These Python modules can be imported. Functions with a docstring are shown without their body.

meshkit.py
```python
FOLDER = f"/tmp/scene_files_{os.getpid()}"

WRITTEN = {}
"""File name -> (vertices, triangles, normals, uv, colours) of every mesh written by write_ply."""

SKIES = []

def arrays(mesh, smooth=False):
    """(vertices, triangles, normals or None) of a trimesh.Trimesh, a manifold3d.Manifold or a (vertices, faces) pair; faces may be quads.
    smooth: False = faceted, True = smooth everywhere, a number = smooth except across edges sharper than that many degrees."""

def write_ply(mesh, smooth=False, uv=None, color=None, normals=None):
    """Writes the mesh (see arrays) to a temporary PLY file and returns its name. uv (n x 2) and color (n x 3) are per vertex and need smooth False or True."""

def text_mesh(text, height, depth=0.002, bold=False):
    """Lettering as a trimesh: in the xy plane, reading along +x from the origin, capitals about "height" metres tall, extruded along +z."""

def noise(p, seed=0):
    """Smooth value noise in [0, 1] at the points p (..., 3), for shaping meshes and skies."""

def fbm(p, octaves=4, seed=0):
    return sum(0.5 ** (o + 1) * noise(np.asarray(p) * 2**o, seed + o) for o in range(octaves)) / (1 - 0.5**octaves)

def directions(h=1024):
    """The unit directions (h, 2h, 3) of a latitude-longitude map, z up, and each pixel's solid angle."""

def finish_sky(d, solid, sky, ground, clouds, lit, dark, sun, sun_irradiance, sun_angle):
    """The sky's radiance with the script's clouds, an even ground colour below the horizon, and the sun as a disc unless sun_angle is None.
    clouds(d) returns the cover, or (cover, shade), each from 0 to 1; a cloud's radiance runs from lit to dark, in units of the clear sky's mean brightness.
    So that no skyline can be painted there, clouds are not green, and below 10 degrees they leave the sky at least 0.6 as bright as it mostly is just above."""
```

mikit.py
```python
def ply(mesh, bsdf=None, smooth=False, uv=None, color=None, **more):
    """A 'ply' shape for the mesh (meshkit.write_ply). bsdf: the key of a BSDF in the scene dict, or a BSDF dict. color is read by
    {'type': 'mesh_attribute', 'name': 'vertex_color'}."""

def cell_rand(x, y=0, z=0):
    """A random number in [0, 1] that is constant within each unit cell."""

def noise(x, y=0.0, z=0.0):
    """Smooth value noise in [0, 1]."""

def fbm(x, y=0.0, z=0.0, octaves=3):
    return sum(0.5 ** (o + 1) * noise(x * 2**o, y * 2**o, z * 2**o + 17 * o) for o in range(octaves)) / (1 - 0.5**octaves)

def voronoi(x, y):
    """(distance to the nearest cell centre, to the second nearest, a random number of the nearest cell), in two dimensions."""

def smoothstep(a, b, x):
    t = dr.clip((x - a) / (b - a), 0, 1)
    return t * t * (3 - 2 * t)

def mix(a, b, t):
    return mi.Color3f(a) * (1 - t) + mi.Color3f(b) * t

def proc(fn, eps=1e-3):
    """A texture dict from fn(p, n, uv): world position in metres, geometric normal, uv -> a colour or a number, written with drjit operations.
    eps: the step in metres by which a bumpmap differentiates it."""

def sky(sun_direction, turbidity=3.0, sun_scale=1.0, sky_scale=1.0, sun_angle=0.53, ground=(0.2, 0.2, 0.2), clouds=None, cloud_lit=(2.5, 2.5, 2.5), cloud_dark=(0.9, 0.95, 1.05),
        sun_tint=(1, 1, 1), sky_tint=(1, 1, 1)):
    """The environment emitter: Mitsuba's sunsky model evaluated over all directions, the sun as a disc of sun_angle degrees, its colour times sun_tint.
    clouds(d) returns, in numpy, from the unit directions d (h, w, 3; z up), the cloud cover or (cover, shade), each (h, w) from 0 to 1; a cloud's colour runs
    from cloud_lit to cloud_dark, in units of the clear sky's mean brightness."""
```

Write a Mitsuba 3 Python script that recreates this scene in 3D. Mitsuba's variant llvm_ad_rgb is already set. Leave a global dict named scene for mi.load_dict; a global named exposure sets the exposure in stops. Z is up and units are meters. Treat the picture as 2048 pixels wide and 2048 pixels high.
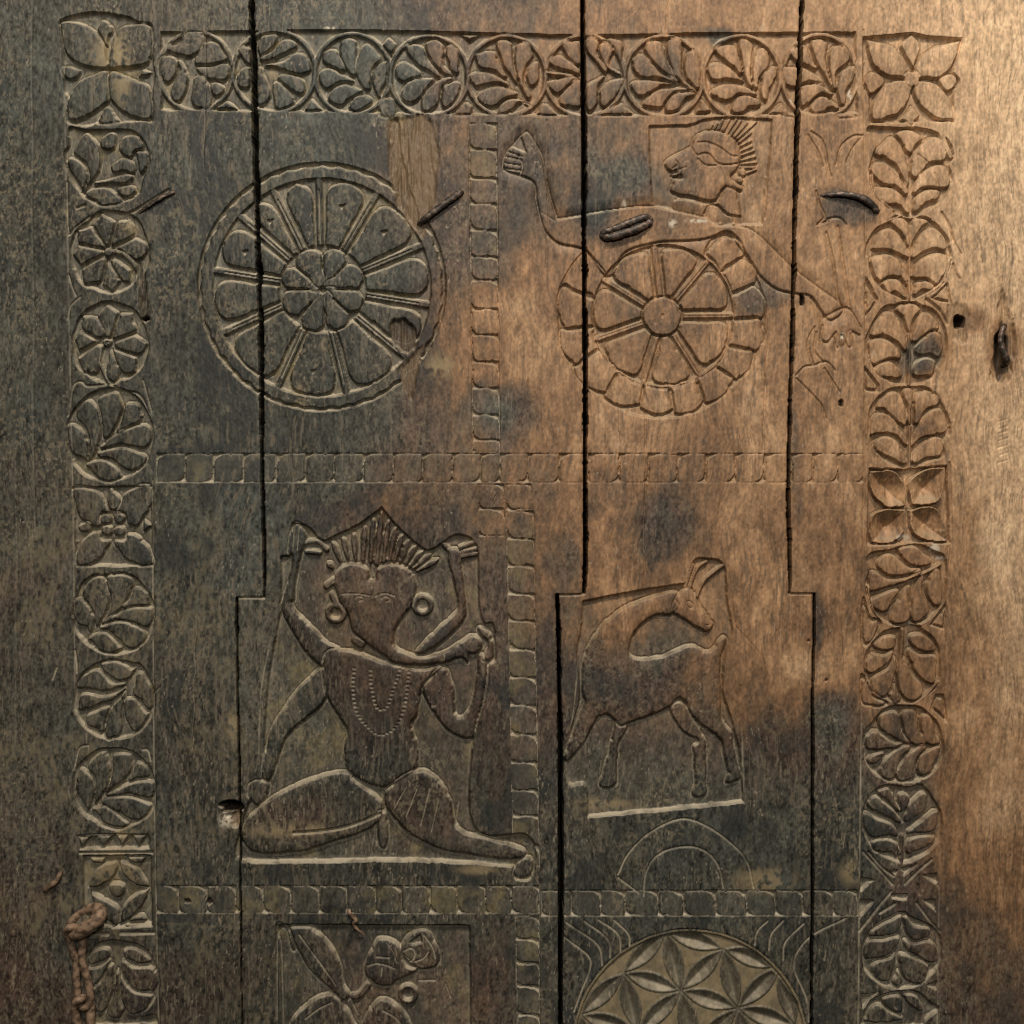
import math, numpy as np, trimesh, mitsuba as mi, mikit, meshkit
from scipy.ndimage import gaussian_filter, map_coordinates
T = mi.ScalarTransform4f
rng = np.random.default_rng(7)

# ------------------------------------------------------------------ camera, spot lamp, added fill lights, exposure
K = 1.2 / 2048                      # metres per carving unit (the stretch of door in view is 1.2 m wide)
ZC = 1.35                           # height of the middle of the view above the floor
DIST = 1.75
scene, labels = {}, {}
scene['camera'] = {'type': 'perspective', 'fov': math.degrees(2 * math.atan(0.6 / DIST)), 'fov_axis': 'x', 'near_clip': 0.05, 'far_clip': 50.0,
                   'to_world': T().look_at(origin=[0, -DIST, ZC], target=[0, 0, ZC], up=[0, 0, 1])}
def lamp(key, at, to, size, rad, label):
    scene[key] = {'type': 'disk', 'to_world': T().look_at(origin=at, target=to, up=[0, 0.3, 1]) @ T().scale([size, size, 1]),
                  'emitter': {'type': 'area', 'radiance': {'type': 'rgb', 'value': list(rad)}}}
    labels[key] = {'label': label, 'category': 'lamp'}
lamp('spot_lamp', [0.65, -1.65, ZC + 2.4], [0.2, 0, ZC], 0.07, (470, 392, 308), 'small warm spot lamp high on the right in front of the door')
lamp('added_top_fill', [-0.35, -1.9, ZC + 2.2], [0, 0, ZC], 0.42, (10.5, 9.7, 8.4), 'wide pale fill light added above the door, out of view')  # unseen wide disk added as soft fill from above
lamp('added_front_fill', [0.3, -4.6, ZC + 1.3], [0, 0, ZC - .2], 0.6, (6.4, 6.0, 5.2), 'round white fill light added far in front of the door')  # unseen disk added as frontal fill, stands in for ambient light
exposure = 1.1

# ------------------------------------------------------------------ carving canvas: a height field over the door's face
MARG, STEP = 26, 1.86
fine = np.arange(-MARG, 2048 + MARG, STEP)
pre = -MARG - np.cumsum(np.linspace(3, 24, 34))[::-1]
post = fine[-1] + np.cumsum(np.linspace(3, 24, 34))
xs = np.concatenate([pre, fine, post]); ys = xs.copy()
N = len(xs)
H = np.zeros((N, N), np.float32)
L = np.full((N, N), -1, np.int32)         # which carved piece a point belongs to
GR = np.zeros((N, N), np.float32)         # how much of a point is cut ground
CD = np.zeros((N, N), np.float32)         # where dust packs into narrow cuts
DMG = np.zeros((N, N), np.float32)        # split or gouged wood
X, Y = np.meshgrid(xs, ys)
P3 = np.stack([X, Y, np.zeros_like(X)], -1)
def fb(sx, sy, seed, octv=3):
    """smooth value noise in [0, 1] over the canvas, sx by sy units per cell"""
    out = 0
    for o in range(octv):
        r = np.random.default_rng(1000 * seed + o)
        u, v = (xs - xs[0]) / sx * 2 ** o + r.random() * 9, (ys - ys[0]) / sy * 2 ** o + r.random() * 9
        R = r.random((int(v[-1]) + 3, int(u[-1]) + 3)).astype(np.float32)
        iu, iv = u.astype(int), v.astype(int); tu, tv = (u - iu).astype(np.float32), (v - iv).astype(np.float32)
        tu, tv = tu * tu * (3 - 2 * tu), (tv * tv * (3 - 2 * tv))[:, None]
        A = R[iv] * (1 - tv) + R[iv + 1] * tv
        out = out + 0.5 ** (o + 1) * (A[:, iu] * (1 - tu) + A[:, iu + 1] * tu)
    return (out / (1 - 0.5 ** octv)).astype(np.float32)

WOB = 2.6 * (fb(13, 13, 70, 2) - .5) + 2.2 * np.clip(fb(9, 11, 71, 2) - .62, 0, 1) * 4 * -1      # the knife wavers, and edges have chipped
keys, index = [], {}
def piece(name):
    """a numbered key under the door for the part (or part__sub-part) called name"""
    k, n = name, 0
    while k in index:
        n += 1; k = f'{name}_{n:03d}'
    index[k] = len(keys); keys.append(k)
    return k
FR = [0.0, 0.0, 1.0]
def frame(x0, y0, s): FR[:] = [x0, y0, s]
def pts(s):
    a = np.array(s.split() if isinstance(s, str) else s, float).reshape(-1, 2)
    return a / FR[2] + np.array(FR[:2])
def crom(p, closed=True, n=6):
    """a smooth curve through the points; a point given twice is a sharp corner"""
    p = np.asarray(p, float)
    prv, nxt = (np.roll(p, 1, 0), np.roll(p, -1, 0)) if closed else (np.vstack([p[:1], p[:-1]]), np.vstack([p[1:], p[-1:]]))
    la, lb = np.linalg.norm(p - prv, axis=1), np.linalg.norm(nxt - p, axis=1)
    if not closed: la[0], lb[-1] = lb[0], la[-1]
    m = nxt - prv; ln = np.linalg.norm(m, axis=1)
    m = m / np.maximum(ln, 1e-9)[:, None] * (np.minimum(np.minimum(la, lb) * 1.3, (la + lb) / 2))[:, None]
    q, mq = (np.vstack([p, p[:1]]), np.vstack([m, m[:1]])) if closed else (p, m)
    out = []
    for i in range(len(q) - 1):
        if np.linalg.norm(q[i + 1] - q[i]) < 1e-9: continue
        t = (np.arange(n) / n)[:, None]
        out.append((2 * t ** 3 - 3 * t ** 2 + 1) * q[i] + (t ** 3 - 2 * t ** 2 + t) * mq[i] + (3 * t ** 2 - 2 * t ** 3) * q[i + 1] + (t ** 3 - t ** 2) * mq[i + 1])
    if not closed: out.append(p[-1:])
    return np.vstack(out)
def window(p, pad):
    i0, i1 = np.searchsorted(ys, [p[:, 1].min() - pad, p[:, 1].max() + pad]); j0, j1 = np.searchsorted(xs, [p[:, 0].min() - pad, p[:, 0].max() + pad])
    return slice(max(i0, 0), min(i1 + 1, N)), slice(max(j0, 0), min(j1 + 1, N))
def segdist(p, w, closed):
    gx, gy = X[w].astype(np.float32), Y[w].astype(np.float32)
    d2 = np.full(gx.shape, 1e9, np.float32); inside = np.zeros(gx.shape, bool)
    q = np.roll(p, -1, 0) if closed else p[1:]
    for (ax, ay), (bx, by) in zip(p if closed else p[:-1], q):
        dx, dy = bx - ax, by - ay
        l2 = dx * dx + dy * dy
        if l2 < 1e-9: continue
        rx, ry = gx - np.float32(ax), gy - np.float32(ay)
        t = np.clip((rx * np.float32(dx) + ry * np.float32(dy)) / np.float32(l2), 0, 1)
        d2 = np.minimum(d2, (rx - t * np.float32(dx)) ** 2 + (ry - t * np.float32(dy)) ** 2)
        if closed and ay != by:
            c = (ay > gy) != (by > gy)
            inside ^= c & (rx < (gy - np.float32(ay)) * np.float32(dx / dy))
    d = np.sqrt(d2)
    return np.where(inside, d, -d) if closed else d
ease = lambda t: (lambda u: u * (2 - u))(np.clip(t, 0, 1))
sm = lambda t: (lambda u: u * u * (3 - 2 * u))(np.clip(t, 0, 1))
def put(w, m, k):
    if k is not None: L[w][m] = index[k]
def ground(k, s, d, edge=4.0, smooth=True, dusty=None):
    p = pts(s); p = crom(p) if smooth and len(p) > 4 else p
    d = d * 1.12; edge = edge * .8
    w = window(p, 2); sd = segdist(p, w, True); m = sd > 0; sd = sd + np.where(m, WOB[w] * .6, 0)
    t = sm(sd / edge + 0.15)
    if d > 5: t = np.minimum(t, np.clip((segdist(p - [0, 3.4], w, True) + 3.4 + 1.3 * WOB[w]) / 5.2, 0, 1))      # the lower wall is cut at a slant
    H[w] = np.where(m, np.minimum(H[w], -d * t), H[w])
    GR[w] = np.maximum(GR[w], np.where(m, sm(sd / edge), 0))
    if dusty or (k is None and len(p) < 40 and d > 4.8): CD[w] = np.maximum(CD[w], np.where(m, dusty or .8, 0))
    put(w, m, k)
DS = 1.12          # how deep the carver went, overall
def raised(k, s, d, top=0.0, edge=5.0, dome=0.6, smooth=True, n=6, bowl=0, raw=None, grv=2.4, line=True):
    p = raw if raw is not None else (crom(pts(s), True, n) if smooth and len(pts(s)) > 4 else pts(s))
    w = window(p, 2); sd = segdist(p, w, True); sd = sd + WOB[w] * min(1, max(0, (float(sd.max()) - 3) / 6)); m = sd > 0
    mx = max(float(sd.max()), 1.0); d = d * DS; edge = min(edge * .62, mx)
    t = ease(sd / edge)
    if d > 4.5 and not bowl and mx > 4: t = np.minimum(t, ease((segdist(p + [0, 3.2], w, True) + 3.2) / 5.5))      # upper edges are chamfered
    v = top - d * (1 - t) + dome * ease(sd / min(mx, 18))
    if bowl: v = v - bowl * np.clip((sd - 2.5) / (mx - 2.5), 0, 1) ** .9
    up = m if bowl else m & (v > H[w] - 0.6)
    if d > 4.5 and mx > 4: H[w] -= grv * np.clip(1 - np.abs(sd + 1.2) / 2.6, 0, 1)
    H[w] = np.where(up, np.maximum(H[w], v) if not bowl else v, H[w])
    CD[w] = np.where(up & (sd > 1.2), CD[w] * .15, CD[w])
    if line and d > 3.9 and mx > 4: CD[w] = np.maximum(CD[w], .75 * np.clip(1 - np.abs(sd + .6) / 2.6, 0, 1))
    if d > 4.5 and mx > 4: H[w] -= np.where(up, grv * .5 * np.clip(1 - sd / 2.2, 0, 1), 0); GR[w] = np.where(up, GR[w] * (1 - sm(sd / 3)), GR[w])
    put(w, up, k)
def band(k, s, width, d, top=0.0, edge=4.0, closed=False, raw=None):
    p = raw if raw is not None else crom(pts(s), closed)
    if closed: p = np.vstack([p, p[:1]])
    hw = width / FR[2] / 2; d = d * DS; edge = edge * .75
    w = window(p, hw + 2); sd = hw - segdist(p, w, False); m = sd > 0
    v = top - d * (1 - ease(sd / min(edge, hw)))
    up = m & (v > H[w] - 0.6)
    H[w] = np.where(up, np.maximum(H[w], v), H[w]); GR[w] = np.where(up, GR[w] * (1 - sm(sd / 3)), GR[w])
    put(w, up, k)
def cut(s, width=5.0, d=2.5, closed=False, raw=None, gr=0.6):
    """an incised line, width in units"""
    p = raw if raw is not None else crom(pts(s), closed)
    if closed: p = np.vstack([p, p[:1]])
    w = window(p, width); t = np.clip(1 - segdist(p, w, False) / (width / 2), 0, 1)
    H[w] -= 1.35 * d * t ** 0.8; GR[w] = np.maximum(GR[w], gr * t); CD[w] = np.maximum(CD[w], np.clip(t * 1.6, 0, 1) * min(1, gr / .6) * min(1, d / 2))
def moat(s, reach, d):
    """low relief: the wood round an outline is shaved down towards it"""
    p = crom(pts(s)); w = window(p, reach + 2); sd = segdist(p, w, True)
    H[w] -= np.where(sd < 0, d * np.clip(1 + sd / reach, 0, 1) ** 1.6, d * (1 - ease(sd / 5.0)))
    return p, w, sd
def own(k, s):
    p = crom(pts(s)); w = window(p, 2); put(w, segdist(p, w, True) > 0, k)
def circle(cx, cy, rx, ry=None, n=48):
    a = np.linspace(0, 2 * np.pi, n, endpoint=False)
    return np.stack([cx + rx * np.cos(a), cy + (ry or rx) * np.sin(a)], 1)
def C(cx, cy, rx, ry=None, n=48):
    c = circle(cx, cy, rx, ry, n); return c / FR[2] + np.array(FR[:2])
def motif(name, d, gnd, leaves, sub='leaf', dome=1.3, edge=5.0, smooth=True):
    k = piece(name)
    if gnd: ground(k, gnd, d)
    for s in leaves: raised(piece(k + '__' + sub), s, d, dome=dome, edge=edge, smooth=smooth)
    return k

# ------------------------------------------------------------------ left strip of carving
frame(100, 0, 8.05)
k = motif('corner_flower', 9, '150 330 500 210 850 195 1250 270 1480 370 1640 400 1660 1000 1690 1250 1650 1500 1660 1950 1500 1960 900 2000 310 2010 290 1600 220 1450 200 1000 160 500', [
 '180 340 480 350 720 480 870 700 910 900 920 1080 780 1100 560 1060 330 950 230 800 180 550',
 '1590 400 1250 390 1070 480 1000 650 950 900 940 1080 1150 1090 1450 1060 1600 980 1650 700',
 '930 1150 680 1190 460 1300 320 1490 270 1750 330 1940 600 1870 850 1700 940 1600',
 '960 1150 1200 1200 1400 1290 1560 1350 1640 1600 1620 1900 1350 1890 1150 1780 1000 1640 950 1500'], 'petal')
for s in ('840 290 980 400 1010 500 930 640 900 720 830 600 750 480 770 400', '190 1080 290 1040 420 1090 500 1130 430 1240 300 1270 210 1200',
          '1490 1090 1640 1150 1560 1220 1400 1230', '930 1690 1050 1850 1120 1960 950 1990 780 1960 830 1800'):
    raised(piece(k + '__bud'), s, 9, top=-1.5, edge=5)
cut('930 1080 940 1700', 4, 3)
frame(100, 240, 8.05)
motif('leaf_medallion', 9, '300 110 560 150 1000 150 1300 160 1480 280 1580 480 1600 700 1500 950 1430 1200 1200 1320 900 1390 600 1300 480 1180 330 950 250 700 220 500 300 400', [
 '570 190 700 290 790 430 820 600 800 800 680 980 560 1150 520 1180 560 1040 620 900 570 700 430 580 360 520 400 430',
 '800 320 930 200 1040 190 1070 290 1020 450 900 480 830 450', '1190 250 1400 240 1470 330 1500 450 1370 500 1300 600 1180 560 1100 430',
 '280 600 420 610 550 720 610 860 600 980 510 1150 480 1050 380 900 300 770', '970 740 1080 640 1190 590 1330 660 1370 780 1330 860 1180 820 1030 860',
 '1380 520 1480 490 1580 520 1590 680 1530 820 1440 850 1410 700', '700 1010 900 950 1150 870 1290 860 1340 920 1270 1000 1150 1040 1000 1020 850 1040',
 '1140 1060 1300 1040 1380 1090 1390 1180 1280 1240 1160 1220 1060 1130', '640 1100 820 1070 960 1090 1080 1190 1180 1310 1000 1370 830 1380 680 1280 560 1200'])
cut('270 1000 280 1600 310 1840', 6, 3); cut('310 1840 420 1720 640 1560', 6, 4); cut('860 1470 1150 1530 1400 1440 1900 1130', 7, 5); cut('430 1420 560 1370', 6, 4)
frame(100, 420, 5.367)
k = motif('flower_medallion', 8, '380 130 560 5 900 60 1030 270 1072 450 1050 620 880 810 690 905 480 870 330 785 240 620 205 470 215 350 280 200', [
 '545 25 545 25 705 120 705 120 640 370 590 370 450 160 450 160', '720 115 720 115 850 85 850 85 900 180 890 270 680 380 650 380',
 '920 290 920 290 1030 350 1045 440 960 540 860 500 740 420 700 405', '700 520 870 640 870 640 860 780 860 780 770 760 650 560',
 '620 540 760 760 760 760 675 885 675 885 555 800 555 800 610 545', '560 500 330 630 330 630 350 770 380 800 540 780 540 780 600 540',
 '300 370 300 370 560 425 560 480 330 595 330 595 230 480 230 480', '290 210 290 210 440 165 440 165 580 370 570 410 300 360 300 360'], 'petal')
band(piece(k + '__stem'), '680 440 800 480 890 570 950 680 900 850', 60, 8, edge=4)
raised(piece(k + '__hub'), None, 8, raw=C(625, 455, 55))
k = motif('flower_medallion', 8, '350 1100 600 975 880 1050 1000 1200 1060 1400 1045 1560 940 1755 700 1865 580 1875 365 1765 255 1600 225 1400 255 1280', [
 '615 1000 615 1000 735 1100 735 1100 650 1370 590 1370 500 1135 500 1135', '750 1105 750 1105 880 1095 880 1095 900 1200 910 1300 680 1390 660 1370',
 '690 1415 910 1330 910 1330 1030 1410 1040 1450 940 1550 690 1470', '700 1490 930 1575 930 1575 930 1735 930 1735 770 1740 670 1500',
 '650 1490 760 1740 760 1740 690 1850 690 1850 600 1770 640 1490', '510 1440 290 1590 290 1590 360 1735 360 1735 510 1740 540 1470',
 '320 1290 320 1290 520 1400 510 1420 310 1510 310 1510 250 1390 250 1390', '350 1125 350 1125 495 1140 495 1140 570 1370 330 1260 330 1260'], 'petal')
band(piece(k + '__stem'), '555 1470 530 1600 570 1740 640 1880', 45, 8, edge=4)
raised(piece(k + '__hub'), None, 8, raw=C(610, 1420, 52)); cut(None, 4, 2, True, raw=C(625, 1440, 22))
cut('330 930 220 1030 190 1170', 5, 3); cut('200 690 240 830 280 920', 5, 3)
frame(100, 760, 5.367)
motif('leaf_medallion', 8, '200 400 330 220 500 110 700 80 900 150 1040 330 1115 560 1065 830 930 995 700 1095 500 1075 345 1010 225 850 175 600', [
 '400 200 470 240 520 350 550 520 500 750 430 870 400 870 420 700 380 520 280 400 300 300', '510 200 620 140 720 125 770 250 780 320 700 500 590 630 560 500 530 320',
 '810 260 880 235 960 270 980 420 850 500 720 570 750 450', '590 650 720 570 870 500 1020 465 1090 540 1080 660 1000 730 850 700 700 700 540 740',
 '490 780 640 730 800 715 930 760 1040 830 960 940 850 975 760 930 650 850 530 830', '380 900 480 850 590 850 700 920 760 1010 720 1075 600 1085 500 1040 430 960',
 '190 480 290 480 370 570 410 690 400 860 340 830 240 790 190 650'])
cut('195 380 235 120 270 40 340 20 400 65 580 55', 6, 3); cut('650 50 800 120 960 160 1060 350', 6, 3); cut('1000 0 1040 150 1090 330', 6, 3)
k = motif('square_flower_panel', 8, '235 1150 235 1150 1090 1130 1090 1130 1105 2000 1105 2000 280 2010 280 2010', [
 '250 1160 400 1155 520 1190 590 1300 640 1420 550 1430 540 1560 420 1560 300 1450 260 1300', '1085 1140 900 1150 790 1220 760 1300 700 1430 800 1430 830 1550 940 1560 1000 1460 1070 1380',
 '430 1640 540 1620 560 1700 640 1720 600 1820 530 1920 300 1990 310 1780', '930 1660 830 1640 800 1710 680 1720 740 1830 850 1950 1090 1990 1090 1850 1000 1720'], 'petal')
for s in ('640 1155 700 1200 760 1300 680 1400 600 1310', '300 1560 370 1520 430 1540 420 1620 320 1620', '1000 1480 1100 1560 1020 1620 990 1620'): raised(piece(k + '__bud'), s, 8)
for c in ((600, 1490), (740, 1480), (610, 1610), (740, 1620)): raised(piece(k + '__lobe'), None, 7, raw=C(*c, 64), top=.5)
frame(100, 1120, 5.367)
motif('leaf_medallion', 8, '270 400 340 240 480 150 560 160 740 130 900 170 1045 330 1130 540 1090 785 965 940 750 1020 560 1000 375 895 260 740 225 560', [
 '345 380 390 250 500 165 580 190 640 400 600 560 500 720 470 650 440 520', '600 190 740 145 870 175 890 280 800 470 720 560 560 690 620 560 650 420',
 '910 290 1040 330 1060 420 1050 490 900 500 780 520 840 420', '740 555 880 505 1020 495 1110 530 1080 680 1000 720 880 670 720 640 590 670',
 '560 695 730 650 880 680 1040 800 930 940 830 940 730 850 620 760 520 730', '390 850 480 790 600 770 720 890 770 960 650 1000 520 970 450 880',
 '260 430 340 410 430 520 470 620 440 770 380 720 290 680 240 560'])
motif('leaf_medallion', 8, '280 1330 380 1180 560 1080 680 1065 880 1095 985 1130 1105 1350 1125 1560 1065 1740 920 1880 700 1938 540 1910 365 1795 250 1620 245 1480', [
 '545 1100 700 1075 820 1120 880 1160 930 1140 860 1270 740 1300 640 1260 550 1160', '290 1330 380 1210 500 1165 580 1230 660 1310 800 1320 720 1380 550 1410 400 1380 290 1380',
 '300 1540 330 1440 410 1420 550 1450 700 1420 800 1380 680 1500 520 1550 420 1600 300 1610', '390 1660 500 1610 630 1570 600 1700 570 1850 470 1800 390 1760',
 '640 1600 740 1480 800 1420 770 1620 780 1780 720 1900 590 1890 600 1740', '850 1470 920 1490 1020 1620 1060 1650 990 1780 920 1840 850 1790 790 1640 800 1500',
 '960 1190 1050 1300 1090 1380 1100 1540 1050 1610 960 1500 880 1430 900 1330'])
cut('265 970 280 1080 290 1210', 6, 3); cut('1100 1450 1180 1370', 5, 2); cut('75 1150 30 1280', 5, 2)
frame(100, 1460, 5.367)
motif('leaf_medallion', 8, '255 440 340 330 470 230 600 190 860 215 1045 360 1120 520 1140 700 1110 865 965 990 740 1080 560 1040 380 935 290 800 245 600', [
 '400 390 500 260 590 225 630 330 650 460 610 620 530 730 470 800 490 620 470 500', '665 290 700 245 850 245 880 330 860 450 760 560 660 620 590 690 640 560 660 420',
 '940 340 1030 375 1060 470 1040 510 930 520 840 560 880 450', '700 640 850 565 1000 535 1100 550 1120 640 1080 730 960 710 800 690 600 710',
 '550 740 720 705 880 710 1040 770 1090 820 1000 940 900 970 800 930 720 880 600 830', '440 850 560 805 650 840 760 930 840 1020 700 1040 580 1000 500 900',
 '320 410 400 450 460 540 480 650 440 810 400 850 320 730 270 620'])
cut('410 165 320 190 280 320 260 430', 5, 2.5); cut('990 210 1050 220 1080 330', 5, 2.5)
motif('sawtooth_band', 8, '320 1140 320 1140 1060 1120 1060 1120 1075 1285 1075 1285 315 1295 315 1295', ['470 1125 690 1125 565 1262', '695 1125 865 1125 770 1252', '875 1120 1045 1120 950 1252', '300 1150 462 1125 335 1270'], 'tooth', smooth=False)
cut('320 1318 700 1316 1095 1316', 7, 5)
k = motif('square_flower_panel', 9, '345 1345 345 1345 1085 1340 1085 1340 1100 2100 1100 2100 700 2110 500 2100 400 2000 350 1900', [
 '400 1690 400 1690 450 1560 560 1440 720 1395 720 1395 710 1520 620 1630 500 1690', '740 1395 740 1395 900 1450 1000 1580 1060 1690 1060 1690 900 1660 790 1570 745 1480',
 '440 1740 440 1740 600 1820 720 1900 745 2000 700 2100 560 2000 450 1850', '1060 1710 1060 1710 1000 1870 880 2000 740 2090 740 2090 760 1940 830 1830 960 1730'], 'petal', dome=1.6)
for s in ('400 1360 610 1360 560 1440 450 1430', '800 1355 1040 1350 990 1430 870 1430', '640 1650 790 1660 800 1760 730 1800 640 1760', '820 2060 900 1990 990 1975 1040 2050'): raised(piece(k + '__bud'), s, 9, top=-1)
frame(60, 1780, 6.9)
motif('leaf_medallion', 8, '800 900 900 760 1100 690 1300 710 1550 770 1700 950 1775 1150 1775 1400 1660 1610 1520 1730 1720 1720 1725 1890 870 1890 880 1690 860 1330 785 1100', [
 '800 940 870 840 1000 790 1090 820 1080 930 950 1010 830 1030', '1280 840 1400 780 1550 850 1670 960 1600 1010 1450 1010 1300 930', '800 1080 950 1050 1080 960 1100 1000 1000 1180 870 1320 830 1200',
 '1280 960 1420 1050 1680 1060 1750 1200 1740 1350 1640 1410 1450 1380 1320 1250 1250 1100', '1110 1020 1160 1150 1140 1400 1040 1650 900 1680 870 1500 880 1350 1020 1200',
 '1190 1100 1230 1250 1220 1500 1290 1680 1180 1780 1050 1690 1140 1450', '1240 1200 1330 1300 1450 1400 1640 1430 1690 1480 1600 1640 1480 1720 1350 1690 1250 1500'])
cut('830 630 1080 610', 7, 5); cut('1250 600 1710 590', 7, 5); cut('1130 520 1690 490', 5, 3)

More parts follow.
